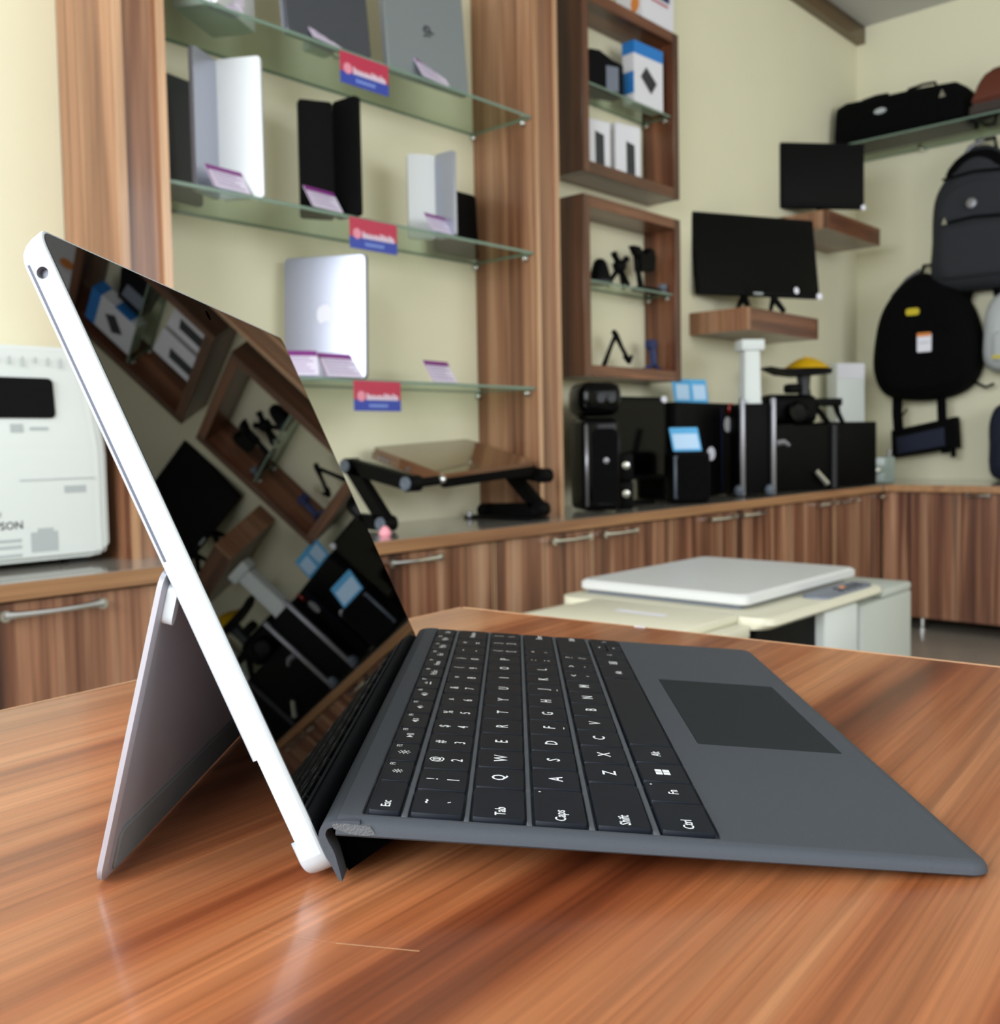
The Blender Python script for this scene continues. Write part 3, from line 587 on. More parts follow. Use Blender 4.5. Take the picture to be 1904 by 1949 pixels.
bm = bmesh.new(); tube(bm, [(0, 0, 0.02), (-0.005, 0, 0.06), (-0.015, 0, 0.09)], [0.012, 0.014, 0.012], 8); finish('grip', bm, 'ink_navy', t)
bm = bmesh.new(); prism(bm, rrect(-0.04, 0.005, 0.08, 0.115, 0.01, 3), lambda a, b, c: (a, c, b), -0.012, 0.012); finish('clamp', bm, 'ink_navy', t)

# ------------------------------------------------------------------ floating shelves with monitors
def floating_shelf(x0, x1, z0, z1, label):
    t = thing('floating_shelf', label, 'shelf', group='thick floating wall shelves'); yf = 1.638
    box('side_board', 'pillar_wood', (x0, x0+0.02, yf, WY-0.001, z0, z1), t); box('side_board', 'box_wood', (x1-0.02, x1, yf, WY-0.001, z0, z1), t)  # left board takes a lighter wood: its lit side put into the colour
    box('front_board', 'box_wood_h', (x0+0.0202, x1-0.0202, yf, yf+0.02, z0, z1), t)
    box('top_board', 'box_wood_h', (x0+0.0202, x1-0.0202, yf+0.0202, WY-0.001, z1-0.018, z1), t)
    box('bottom_board', 'box_wood_h', (x0+0.0202, x1-0.0202, yf+0.0202, WY-0.001, z0, z0+0.018), t)
floating_shelf(3.316, 3.930, 1.292, 1.380, 'lower floating walnut shelf holding the large monitor')
floating_shelf(4.020, 4.610, 1.780, 1.860, 'upper floating walnut shelf in the corner holding the small monitor')
def monitor(label, x, y, z, rz, w, h, zb, feet, lean=0.0):
    t = thing('monitor', label, 'monitor', (x, y, z), rz, 'black monitors on floating shelves')
    f = lambda a, b, c: (a, c + (b-zb)*lean, b)
    bm = bmesh.new(); o = rrect(-w/2, w/2, zb, zb+h, 0.008, 3)
    loft(bm, [[f(a, b, -0.018) for a, b in rrect(-w/2+0.003, w/2-0.003, zb+0.003, zb+h-0.003, 0.006, 3)], [f(a, b, -0.013) for a, b in o], [f(a, b, 0.006) for a, b in o], [f(a*0.8, zb+h/2+(b-zb-h/2)*0.75, 0.034) for a, b in o]]); c = finish('case', bm, 'black_plastic', t)
    bm = bmesh.new(); prism(bm, rrect(-w/2+0.014, w/2-0.014, zb+0.022, zb+h-0.014, 0.002, 1), f, -0.0188, -0.0178); finish('screen', bm, 'black_gloss', c)
    if feet == 2:
        for s in (-1, 1):
            bm = bmesh.new(); tube(bm, [(s*0.06, 0.0, zb+0.03), (s*0.075, -0.01, zb-0.01), (s*0.085, -0.055, 0.012)], [0.016, 0.014, 0.011], 8); tube(bm, [(s*0.075, 0.0, zb), (s*0.085, 0.04, 0.009)], [0.012, 0.008], 8); finish('foot', bm, 'black_plastic', t)
    else:
        bm = bmesh.new(); tube(bm, [(0, 0.01, zb+0.03), (0, 0.012, zb-0.01), (0, 0.005, 0.008)], [0.022, 0.016, 0.018], 8); finish('neck', bm, 'black_plastic', t)
        bm = bmesh.new(); prism(bm, rrect(-0.10, 0.10, -0.06, 0.06, 0.03, 4), lambda a, b, c: (a, b, c), 0.0005, 0.008); finish('foot', bm, 'black_plastic', t)
    return t, f
t, f = monitor('large black monitor on the lower floating shelf', 3.600, 1.745, 1.380, math.radians(-26), 0.60, 0.335, 0.075, 2, 0.13)
flatprint(t, 'sticker', 'white_label', lambda a, b, c: (a, -0.0195 + (b-0.075)*0.13, b), [disc(0.18, 0.105, 0.012, 0.014, 14)])
flatprint(t, 'badge', 'ink_gray', lambda a, b, c: (a, -0.0195 + (b-0.075)*0.13, b), [[(-0.035, 0.082), (0.01, 0.082), (0.01, 0.090), (-0.035, 0.090)]])
bm = bmesh.new(); lathe(bm, [(0.0, 0), (0.014, 0.003), (0.014, 0.012), (0.0, 0.015)], (0.295, -0.024, 0.085), 12, 'Y'); finish('tag', bm, 'white_label', t)
t, f = monitor('small black monitor on the upper floating shelf in the corner', 4.265, 1.775, 1.860, math.radians(-40), 0.405, 0.295, 0.062, 1)
bm = bmesh.new(); lathe(bm, [(0.0, 0), (0.012, 0.003), (0.012, 0.012), (0.0, 0.015)], (0.197, -0.022, 0.068), 12, 'Y'); finish('tag', bm, 'white_label', t)

# ------------------------------------------------------------------ right wall: glass shelf, bags, backpacks
def rglass():
    t = thing('glass_shelf', 'glass shelf on the right wall carrying the black duffel bag', 'shelf')
    bm = bmesh.new(); B(bm, 4.615, RX-0.001, 0.55, 1.885, 2.288, 2.296); bm.normal_update()
    for f in bm.faces: f.material_index = 0 if abs(f.normal.z) > 0.5 else 1
    finish('pane', bm, ['shelf_glass', 'edge_green'], t, False)
    for y in (0.7, 1.55):
        bm = bmesh.new(); B(bm, RX-0.09, RX-0.001, y-0.008, y+0.008, 2.276, 2.2875); finish('clip', bm, 'chrome', t)
rglass()
def puff(bm, outline, f, depth, levels=((0.0, 0.96), (0.12, 1.0), (0.6, 1.0), (0.85, 0.93), (0.97, 0.80), (1.0, 0.6)), mi=0):
    cx = sum(p[0] for p in outline)/len(outline); cy = sum(p[1] for p in outline)/len(outline)
    loft(bm, [[f(cx+(a-cx)*s, cy+(b-cy)*s, depth*t) for a, b in outline] for t, s in levels], True, mi)
def spline(pts, n=6, closed=True):
    out = []; m = len(pts)
    for i in range(m if closed else m-1):
        p = [pts[(i+k-1) % m] if closed else pts[max(0, min(m-1, i+k-1))] for k in range(4)]
        for k in range(n):
            t = k/n
            out.append(tuple(0.5*(2*p[1][j] + (p[2][j]-p[0][j])*t + (2*p[0][j]-5*p[1][j]+4*p[2][j]-p[3][j])*t*t + (3*p[1][j]-p[0][j]-3*p[2][j]+p[3][j])*t**3) for j in range(2)))
    return out
# duffel bag (long axis along Y)
t = thing('duffel_bag', 'black duffel bag lying on the glass shelf of the right wall', 'bag', (4.745, 1.575, 2.296))
o = spline([(-0.115, 0.0), (0.115, 0.0), (0.128, 0.10), (0.10, 0.19), (0.0, 0.205), (-0.10, 0.19), (-0.128, 0.10)], 4)
bm = bmesh.new(); loft(bm, [[(a*s, y, 0.002 + max(b, 0)*s2) for a, b in o] for y, s, s2 in ((-0.305, 0.80, 0.70), (-0.300, 0.92, 0.78), (-0.26, 0.99, 0.92), (-0.1, 1.0, 0.98), (0.1, 1.0, 1.0), (0.25, 0.99, 1.04), (0.290, 0.93, 0.98), (0.297, 0.8, 0.85))]); finish('body', bm, 'black_fabric', t)
for y0 in (-0.10, 0.12):
    bm = bmesh.new(); tube(bm, [(-0.06, y0-0.07, 0.19), (-0.05, y0-0.06, 0.215), (-0.04, y0, 0.222), (-0.05, y0+0.06, 0.212), (-0.06, y0+0.07, 0.19)], 0.007, 7); finish('grab_handle', bm, 'black_fabric', t)
bm = bmesh.new(); puff(bm, rrect(-0.16, 0.16, 0.02, 0.13, 0.03, 4), lambda a, b, c: (-0.118 - c, a, b), 0.022); finish('front_pocket', bm, 'black_fabric', t)
bm = bmesh.new(); lathe(bm, [(0.0, -0.004), (0.022, -0.003), (0.022, 0.003), (0, 0.004)], (-0.143, 0.06, 0.115), 14, 'X'); bmesh.ops.scale(bm, vec=(1, 1.3, 0.6), verts=bm.verts, space=Matrix.Translation((0.143, -0.06, -0.115))); finish('badge', bm, 'ink_gray', t)
bm = bmesh.new(); prism(bm, [(-0.235, 0.115), (-0.205, 0.115), (-0.218, 0.150)], lambda a, b, c: (c, a, b), -0.1335, -0.124); finish('metal_emblem', bm, 'chrome', t)
t = thing('leather_bag', 'brown leather bag at the right end of the glass shelf', 'bag', (4.765, 1.085, 2.296))
o = [(-0.165, 0.0), (0.165, 0.0), (0.14, 0.15), (0.08, 0.21), (-0.08, 0.21), (-0.14, 0.15)]
bm = bmesh.new(); loft(bm, [[(-0.13, 0.165, 0.002), (-0.13, -0.165, 0.002), (0.13, -0.165, 0.002), (0.13, 0.165, 0.002)], [(-0.14, 0.158, 0.06), (-0.14, -0.158, 0.06), (0.14, -0.158, 0.06), (0.14, 0.158, 0.06)]]); bmesh.ops.bevel(bm, geom=bm.edges[:], offset=0.012, segments=2, affect='EDGES'); finish('base', bm, 'dark_leather', t)
bm = bmesh.new(); loft(bm, [[(sx*x, sy*y, z) for sx, sy in ((-1, 1), (-1, -1), (1, -1), (1, 1))] for x, y, z in ((0.14, 0.158, 0.055), (0.13, 0.125, 0.15), (0.10, 0.10, 0.20), (0.05, 0.06, 0.225))]); bmesh.ops.bevel(bm, geom=bm.edges[:], offset=0.012, segments=2, affect='EDGES'); finish('upper', bm, 'brown_leather', t)
bm = bmesh.new(); tube(bm, [(0, -0.05, 0.21), (0, -0.045, 0.26), (0, 0.045, 0.26), (0, 0.05, 0.21)], 0.008, 8); finish('carry_handle', bm, 'dark_leather', t)

def backpack(label, yc, zc, outline, depth, m, parts, group='backpacks hanging on the right wall', x=RX-0.03):
    """front faces -X; outline in (y, z) around (yc, zc)"""
    t = thing('backpack', label, 'backpack', (x, yc, zc), 0, group)
    f = lambda a, b, c: (-c, a, b)
    bm = bmesh.new(); puff(bm, outline, f, depth); body = finish('body', bm, m, t)
    for nm, mm, o, d0, d in parts:
        bm = bmesh.new(); puff(bm, o, lambda a, b, c: (-(d0 + c), a, b), d); finish(nm, bm, mm, t)
    return t
def strap(t, pts, r, m, nm='strap', flat=0.35):
    bm = bmesh.new(); tube(bm, pts, r, 8, flat=flat); return finish(nm, bm, m, t)
# upper charcoal backpack
o1 = spline([(0.205, -0.30), (0.215, -0.1), (0.205, 0.10), (0.15, 0.21), (0.085, 0.30), (0.0, 0.335), (-0.085, 0.30), (-0.15, 0.21), (-0.205, 0.10), (-0.215, -0.1), (-0.205, -0.30), (0.0, -0.325)], 4)
t = backpack('charcoal backpack with metal emblems hanging high on the right wall', 1.250, 1.880, o1, 0.20, 'charcoal_fabric',
    [('front_pocket', 'charcoal_fabric', rrect(-0.165, 0.165, -0.275, -0.03, 0.05, 4), 0.185, 0.035), ('upper_pocket', 'charcoal_fabric', spline([(0.15, 0.0), (-0.15, 0.0), (-0.13, 0.12), (0, 0.17), (0.13, 0.12)], 4), 0.185, 0.022),
     ('top_panel', 'black_fabric', spline([(0.13, 0.19), (-0.13, 0.19), (-0.07, 0.29), (0.07, 0.29)], 4), 0.15, 0.045)])
bm = bmesh.new(); lathe(bm, [(0.0, -0.225), (0.022, -0.223), (0.024, -0.205), (0, -0.20)], (0, 0.01, 0.055), 16, 'X'); finish('round_emblem', bm, 'steel', t)
bm = bmesh.new(); prism(bm, [(0.115, -0.025), (0.14, -0.025), (0.1275, 0.008)], lambda a, b, c: (c, a, b), -0.226, -0.19); finish('metal_emblem', bm, 'chrome', t)
for z in (-0.02, 0.185): strap(t, [(-0.215, 0.14, z), (-0.222, 0.0, z+0.012), (-0.215, -0.14, z)], 0.006, 'black_plastic', 'zipper', 1.0)
strap(t, [(-0.06, 0.05, 0.32), (-0.05, 0.04, 0.375), (-0.05, -0.04, 0.375), (-0.06, -0.05, 0.32)], 0.010, 'black_fabric', 'top_loop', 1.0)
strap(t, [(-0.07, 0.10, 0.29), (-0.08, 0.06, 0.345), (-0.08, 0.0, 0.37)], 0.011, 'steel', 'piping', 1.0)
for s in (0.06, -0.05): strap(t, [(-0.05, s, -0.31), (-0.06, s*1.3, -0.38), (-0.04, s*0.6, -0.46)], 0.018, 'black_fabric', 'hanging_strap')
# lower black backpack
o2 = spline([(0.195, -0.27), (0.255, -0.16), (0.245, 0.02), (0.205, 0.16), (0.12, 0.27), (0.03, 0.315), (-0.06, 0.28), (-0.16, 0.19), (-0.22, 0.05), (-0.235, -0.10), (-0.20, -0.22), (-0.10, -0.285), (0.06, -0.30)], 4)
t = backpack('black backpack with a yellow logo patch and white tag, hanging over the corner', 1.490, 1.345, o2, 0.21, 'black_fabric',
    [('front_pocket', 'black_fabric', spline([(0.16, -0.23), (0.18, -0.08), (0.10, 0.02), (-0.10, 0.02), (-0.17, -0.08), (-0.15, -0.22), (0, -0.25)], 4), 0.19, 0.03)])
bm = bmesh.new(); prism(bm, rrect(0.005, 0.068, 0.105, 0.138, 0.012, 4), lambda a, b, c: (c, a, b), -0.2165, -0.19); finish('logo_patch', bm, 'yellow_patch', t)
bm = bmesh.new(); prism(bm, rrect(-0.055, 0.010, -0.075, 0.012, 0.006, 3), lambda a, b, c: (c, a, b), -0.2285, -0.20); tg = finish('price_tag', bm, 'white_label', t)
bm = bmesh.new(); prism(bm, rrect(-0.055, 0.010, -0.002, 0.016, 0.005, 3), lambda a, b, c: (c, a, b), -0.2295, -0.2287); finish('tag_header', bm, 'ink_orange', tg)
bm = bmesh.new(); prism(bm, rrect(-0.048, 0.003, -0.034, -0.030, 0.001, 1), lambda a, b, c: (c, a, b), -0.2295, -0.2287); finish('tag_line', bm, 'ink_gray', tg)
strap(t, [(-0.12, 0.17, 0.215), (-0.10, 0.10, 0.30), (-0.09, 0.045, 0.335)], 0.010, 'steel', 'piping', 1.0)
strap(t, [(-0.06, 0.06, 0.29), (-0.05, 0.04, 0.36), (-0.05, -0.01, 0.36), (-0.06, -0.03, 0.29)], 0.010, 'black_fabric', 'top_loop', 1.0)
strap(t, [(-0.10, 0.15, -0.26), (-0.13, 0.14, -0.36), (-0.14, 0.13, -0.44)], 0.025, 'black_fabric', 'hanging_strap')
strap(t, [(-0.10, -0.06, -0.27), (-0.13, -0.075, -0.40), (-0.12, -0.09, -0.56)], 0.022, 'black_fabric', 'hanging_strap')
strap(t, [(-0.08, -0.20, -0.22), (-0.06, -0.25, -0.25), (-0.05, -0.285, -0.235)], 0.02, 'black_fabric', 'side_strap')
# case hanging below it
t = thing('camera_case', 'flat black case hanging below the black backpack', 'bag', (RX-0.05, 1.500, 0.845))
bm = bmesh.new(); puff(bm, [(0.165, -0.085), (0.17, 0.055), (-0.135, 0.115), (-0.145, -0.035)], lambda a, b, c: (-c, a, b), 0.13); finish('body', bm, 'black_fabric', t)
bm = bmesh.new(); puff(bm, [(0.12, -0.065), (0.125, 0.02), (-0.10, 0.065), (-0.105, -0.025)], lambda a, b, c: (-0.125-c, a, b), 0.02); finish('pocket', bm, 'navy_fabric', t)
strap(t, [(-0.06, 0.15, 0.05), (-0.06, 0.13, 0.12), (-0.06, 0.10, 0.16)], 0.010, 'black_fabric'); strap(t, [(-0.06, -0.12, 0.10), (-0.06, -0.12, 0.0), (-0.07, -0.125, -0.08)], 0.012, 'black_fabric', 'hanging_strap')
# pale bag and navy bag at the frame edge
o3 = spline([(0.16, -0.16), (0.175, 0.0), (0.155, 0.13), (0.08, 0.19), (-0.08, 0.19), (-0.155, 0.13), (-0.175, 0.0), (-0.16, -0.16), (0, -0.185)], 4)
t = backpack('pale gray backpack beside the black one at the right wall', 1.065, 1.345, o3, 0.16, 'pale_fabric', [('front_pocket', 'pale_fabric', rrect(-0.12, 0.12, -0.14, 0.0, 0.03, 4), 0.145, 0.03)])
bm = bmesh.new(); prism(bm, rrect(0.065, 0.115, -0.125, -0.110, 0.004, 3), lambda a, b, c: (c, a, b), -0.1765, -0.15); finish('logo_patch', bm, 'yellow_patch', t)
strap(t, [(-0.05, 0.06, 0.18), (-0.05, 0.05, 0.25), (-0.05, -0.02, 0.26)], 0.012, 'black_fabric', 'top_loop', 1.0)
o4 = spline([(0.15, -0.20), (0.165, -0.05), (0.16, 0.08), (0.10, 0.145), (-0.10, 0.145), (-0.16, 0.08), (-0.165, -0.05), (-0.15, -0.20), (0, -0.215)], 4)
t = backpack('dark blue backpack standing low on the right worktop', 1.045, 0.872, o4, 0.17, 'navy_fabric', [('front_pocket', 'navy_fabric', rrect(-0.12, 0.12, -0.17, -0.02, 0.03, 4), 0.155, 0.03)])
strap(t, [(-0.05, 0.05, 0.14), (-0.05, 0.04, 0.19), (-0.05, -0.04, 0.19), (-0.05, -0.05, 0.14)], 0.010, 'navy_fabric', 'top_loop', 1.0)

# ------------------------------------------------------------------ electronics on the back worktop
def T_(name, label, cat, x, y, rz, z=CT, group=None): return thing(name, label, cat, (x, y, z), rz, group)
rzc = math.radians(-47)      # things turned towards the shop
t = T_('tower_speaker', 'tall glossy black speaker with a rounded head next to the right pillar', 'speaker', 2.355, 1.660, math.radians(-35))
bm = bmesh.new(); B(bm, -0.062, 0.062, -0.075, 0.075, 0.004, 0.292, bev=0.02, seg=3); finish('cabinet', bm, 'black_gloss', t)
bm = bmesh.new(); B(bm, -0.070, 0.070, -0.082, 0.075, 0.300, 0.405, bev=0.035, seg=4); hd = finish('head', bm, 'black_gloss', t)
for x in (-0.005, 0.03):
    bm = bmesh.new(); lathe(bm, [(0.010, -0.0845), (0.013, -0.0845), (0.013, -0.080), (0.010, -0.080)], (x, 0, 0.352), 14, 'Y'); finish('ring', bm, 'ink_dark', hd)
bm = bmesh.new(); tube(bm, [(-0.052, -0.0775, 0.02), (-0.052, -0.0775, 0.27)], 0.006, 8); finish('trim_rod', bm, 'steel', t)
bm = bmesh.new(); lathe(bm, [(0.0, -0.084), (0.009, -0.082), (0.010, -0.074)], (0.010, 0, 0.160), 14, 'Y'); finish('volume_knob', bm, 'steel', t)
bm = bmesh.new(); prism(bm, rrect(-0.035, 0.05, 0.03, 0.26, 0.02, 4), lambda a, b, c: (a, c, b), -0.0765, -0.074); finish('grille', bm, 'black_fabric', t)
for z in (0.055, 0.145):
    t2 = T_('desk_lens', 'small chrome capped lens beside the tall speaker, %s one' % ('lower' if z < 0.1 else 'upper'), 'lens', 2.475, 1.632, math.radians(-45), CT + z - 0.03 if z > 0.1 else CT)
    if z > 0.1: t2.location.z = CT + 0.0905
    bm = bmesh.new(); B(bm, -0.026, 0.026, -0.02, 0.045, 0, 0.088, bev=0.006); finish('housing', bm, 'black_plastic', t2)
    bm = bmesh.new(); lathe(bm, [(0.0, -0.034), (0.012, -0.032), (0.017, -0.022), (0.017, -0.018)], (0.0, 0, 0.05), 16, 'Y'); finish('cap', bm, 'chrome', t2)
t = T_('desk_monitor', 'black monitor on the worktop between the tall speaker and the small speaker', 'monitor', 2.655, 1.765, math.radians(-8))
f = lambda a, b, c: (a, c, b)
bm = bmesh.new(); loft(bm, [[f(a, b, -0.02) for a, b in rrect(-0.205, 0.205, 0.085, 0.372, 0.006, 3)], [f(a, b, 0.008) for a, b in rrect(-0.205, 0.205, 0.085, 0.372, 0.006, 3)], [f(a*0.8, 0.23+(b-0.23)*0.8, 0.035) for a, b in rrect(-0.205, 0.205, 0.085, 0.372, 0.006, 3)]]); c = finish('case', bm, 'black_plastic', t)
bm = bmesh.new(); prism(bm, rrect(-0.192, 0.192, 0.10, 0.36, 0.002, 1), f, -0.0208, -0.0202); finish('screen', bm, 'black_gloss', c)
bm = bmesh.new(); tube(bm, [(0, 0.0, 0.11), (0, 0.0, 0.01)], [0.03, 0.026], 10); finish('neck', bm, 'black_plastic', t)
bm = bmesh.new(); prism(bm, rrect(-0.11, 0.11, -0.06, 0.06, 0.03, 4), lambda a, b, c: (a, b, c), 0.0005, 0.01); finish('foot', bm, 'black_plastic', t)
bm = bmesh.new(); lathe(bm, [(0.0, -0.03), (0.012, -0.028), (0.012, -0.02)], (0.19, 0, 0.364), 12, 'Y'); finish('tag', bm, 'white_label', t)
box('badge', 'steel', (-0.0, 0.028, -0.0216, -0.0209, 0.103, 0.110), t)
t = T_('small_speaker', 'small black desktop speaker with a gray edge, front of the black computer towers', 'speaker', 2.815, 1.608, math.radians(-40))
bm = bmesh.new(); B(bm, -0.068, 0.068, -0.06, 0.06, 0.003, 0.180, bev=0.018, seg=3); finish('cabinet', bm, 'black_plastic', t)
bm = bmesh.new(); prism(bm, rrect(-0.058, 0.058, 0.015, 0.168, 0.02, 4), lambda a, b, c: (a, c, b), -0.0625, -0.059); finish('grille', bm, 'black_fabric', t)
bm = bmesh.new(); lathe(bm, [(0.034, -0.0645), (0.040, -0.0655), (0.042, -0.062)], (0.005, 0, 0.085), 22, 'Y'); finish('driver_ring', bm, 'black_fabric', t)
bm = bmesh.new(); tube(bm, [(-0.058, -0.056, 0.02), (-0.058, -0.056, 0.165)], 0.007, 8); finish('trim_rod', bm, 'light_rubber', t)
t = T_('price_leaflet', 'light blue leaflet standing on the small speaker', 'leaflet', 2.808, 1.600, math.radians(-38), CT+0.1805)
bm = bmesh.new(); prism(bm, rrect(-0.052, 0.052, 0, 0.082, 0.004, 2), lambda a, b, c: (a-(b*0.1), c+b*0.25, b), -0.001, 0.001); p = finish('sheet', bm, 'sky_blue_card', t)
flatprint(p, 'print', 'pale_blue_card', lambda a, b, c: (a-b*0.1, b*0.25-0.0016, b), [[(-0.045, 0.008), (0.045, 0.008), (0.045, 0.060), (-0.045, 0.060)]])
t = T_('computer_tower', 'black computer tower with round white stickers behind the small speaker', 'computer', 3.135, 1.790, 0.0)
bm = bmesh.new(); B(bm, -0.205, 0.215, -0.07, 0.10, 0.004, 0.358, bev=0.006); finish('case', bm, 'black_plastic', t)
flatprint(t, 'sticker', 'white_label', lambda a, b, c: (a, -0.0710, b), [disc(0.160, 0.276, 0.026, 0.030, 18)]); flatprint(t, 'sticker', 'white_label', lambda a, b, c: (a, -0.0710, b), [disc(0.035, 0.165, 0.030, 0.026, 18)])
bm = bmesh.new(); lathe(bm, [(0.0, -0.088), (0.018, -0.08), (0.022, -0.0705)], (0.190, 0, 0.338), 16, 'Y'); finish('red_knob', bm, 'red_plastic', t)
box('side_groove', 'ink_navy', (0.115, 0.118, -0.0712, -0.0701, 0.02, 0.34), t)
t = T_('folded_leaflet', 'two-panel light blue leaflet standing on the black computer tower', 'leaflet', 3.105, 1.765, math.radians(-10), CT+0.3585)
for nm, a0, a1, k in (('left_panel', -0.105, 0.0, 0.25), ('right_panel', 0.0, 0.085, -0.25)):
    bm = bmesh.new(); prism(bm, [(a0, 0), (a1, 0), (a1-0.012, 0.088), (a0-0.02, 0.088)], lambda a, b, c: (a, c + a*k*0.5, b), -0.001, 0.001); p = finish(nm, bm, 'sky_blue_card', t)
    flatprint(p, 'print', 'pale_blue_card', lambda a, b, c: (a, a*k*0.5-0.0018, b), [[(a0+0.012, 0.012), (a1-0.012, 0.012), (a1-0.018, 0.068), (a0+0.004, 0.068)]])
t = T_('media_tower', 'black tower with two silver front rails and ball feet', 'computer', 3.315, 1.640, math.radians(-38))
bm = bmesh.new(); B(bm, -0.065, 0.065, -0.075, 0.03, 0.010, 0.352, bev=0.006); finish('case', bm, 'black_plastic', t)
for x in (-0.062, 0.062):
    bm = bmesh.new(); B(bm, x-0.009, x+0.009, -0.092, -0.074, 0.004, 0.372, bev=0.004); finish('front_rail', bm, 'steel', t)
    bm = bmesh.new(); lathe(bm, [(0.0, -0.022), (0.014, -0.016), (0.020, 0.0), (0.014, 0.016), (0.0, 0.022)], (x-0.016, -0.088, 0.024), 16); finish('ball_foot', bm, 'light_rubber', t)
bm = bmesh.new(); tube(bm, [(0.072, -0.085, 0.20), (0.105, -0.085, 0.205), (0.125, -0.09, 0.19)], [0.012, 0.011, 0.006], 8); finish('lever', bm, 'steel', t)
t = T_('white_stand', 'white plastic post with a wider cap standing on the silver-railed tower', 'stand', 3.300, 1.625, math.radians(-40), CT+0.3525)
bm = bmesh.new(); loft(bm, [[(a*s, b*s, z) for a, b in rrect(-0.038, 0.038, -0.038, 0.038, 0.008, 3)] for s, z in ((0.95, 0.0), (0.95, 0.004), (0.9, 0.01), (0.82, 0.19), (0.82, 0.20))]); finish('post', bm, 'white_plastic', t)
bm = bmesh.new(); B(bm, -0.046, 0.046, -0.040, 0.040, 0.200, 0.243, bev=0.006); finish('cap', bm, 'white_plastic', t)
t = T_('storage_bin', 'large black bin with a dull gray edge at the back of the worktop', 'bin', 3.740, 1.690, math.radians(-22))
bm = bmesh.new(); B(bm, -0.215, 0.195, -0.10, 0.135, 0.003, 0.272, bev=0.008); finish('case', bm, 'black_plastic', t)
box('corner_rail', 'ink_dark', (0.150, 0.172, -0.108, -0.1003, 0.006, 0.270), t)
bm = bmesh.new(); tube(bm, [(0.050, -0.112, 0.082), (0.075, -0.115, 0.058), (0.108, -0.118, 0.026)], 0.0125, 12); finish('silver_tube', bm, 'chrome', t)
t = T_('dark_carton', 'plain black box right of the bin with one small silver dot', 'box', 4.185, 1.650, math.radians(-20))
bm = bmesh.new(); B(bm, -0.165, 0.13, -0.09, 0.13, 0.003, 0.285, bev=0.006); finish('case', bm, 'black_plastic', t)
bm = bmesh.new(); lathe(bm, [(0.0, -0.095), (0.010, -0.094), (0.010, -0.0885)], (-0.120, 0, 0.225), 12, 'Y'); finish('dot', bm, 'steel', t)
# camera rig on the bin
t = T_('camera_rig', 'black camera rig lying on the bin', 'camera', 3.800, 1.690, math.radians(-35), CT+0.2725)
bm = bmesh.new(); B(bm, -0.15, 0.09, -0.06, 0.06, 0.002, 0.130, bev=0.035, seg=3); finish('body', bm, 'black_plastic', t)
bm = bmesh.new(); lathe(bm, [(0.040, -0.06), (0.045, -0.10), (0.042, -0.105), (0.030, -0.10)], (-0.03, 0, 0.055), 20, 'Y'); finish('lens', bm, 'black_gloss', t)
bm = bmesh.new(); tube(bm, [(-0.13, -0.02, 0.05), (-0.19, -0.03, 0.055), (-0.21, -0.03, 0.05)], [0.022, 0.018, 0.016], 10); finish('side_handle', bm, 'ink_dark', t)
bm = bmesh.new(); B(bm, 0.02, 0.215, -0.03, 0.05, 0.080, 0.112, bev=0.005); finish('side_plate', bm, 'black_plastic', t)
bm = bmesh.new(); tube(bm, [(0.08, 0, 0.09), (0.13, 0, 0.05), (0.165, 0, 0.005)], [0.018, 0.014, 0.012], 8); tube(bm, [(0.20, 0.0, 0.085), (0.21, 0.0, 0.05), (0.235, 0, 0.005)], [0.016, 0.012, 0.010], 8); finish('bracket_legs', bm, 'black_plastic', t)
bm = bmesh.new(); tube(bm, [(0.055, 0, 0.10), (0.05, 0, 0.16), (0.048, 0, 0.212)], [0.030, 0.024, 0.030], 12); finish('neck', bm, 'ink_dark', t)
bm = bmesh.new(); B(bm, -0.035, 0.03, -0.03, 0.03, 0.135, 0.175, bev=0.012); finish('motor', bm, 'black_plastic', t)
bm = bmesh.new(); prism(bm, [(-0.135, 0.245), (-0.09, 0.237), (0.15, 0.237), (0.145, 0.215), (0.02, 0.205), (-0.06, 0.214)], lambda a, b, c: (a, c, b), -0.06, 0.06); finish('top_plate', bm, 'black_plastic', t)
t = T_('yellow_cap', 'yellow domed cap on top of the black camera rig', 'cap', 3.835, 1.660, math.radians(-35), CT+0.2725+0.2385)
bm = bmesh.new(); lathe(bm, [(0.090, 0.0), (0.092, 0.006), (0.055, 0.032), (0.030, 0.044), (0.0, 0.047)], (0.015, 0, 0), 22); finish('dome', bm, 'yellow_plastic', t)
bm = bmesh.new(); lathe(bm, [(0.010, 0.046), (0.010, 0.052), (0.0, 0.053)], (0.015, 0, 0), 12); finish('button', bm, 'yellow_plastic', t)
t = T_('white_carton', 'narrow white carton behind the yellow cap in the corner', 'box', 4.56, 1.79, math.radians(-30), CT)
bm = bmesh.new(); B(bm, -0.075, 0.085, -0.04, 0.04, 0.0, 0.575, bev=0.003); finish('body', bm, 'white_plastic', t)
box('flap', 'white_card', (-0.073, 0.083, -0.0415, -0.0404, 0.50, 0.572), t)
t = T_('smoked_box', 'small smoky translucent box with a silver knob near the corner', 'box', 4.420, 1.585, math.radians(-40))
bm = bmesh.new(); B(bm, -0.072, 0.072, -0.05, 0.05, 0.002, 0.125, bev=0.008); finish('case', bm, 'smoke_plastic', t)
bm = bmesh.new(); lathe(bm, [(0.0, -0.062), (0.012, -0.058), (0.016, -0.0495)], (-0.015, 0, 0.062), 14, 'Y'); finish('knob', bm, 'chrome', t)
for x in (-0.05, 0.05):
    bm = bmesh.new(); tube(bm, [(x, -0.03, 0.12), (x+0.004, -0.03, 0.14), (x+0.006, -0.03, 0.155 if x > 0 else 0.142)], 0.008, 8); finish('peg', bm, 'steel', t)

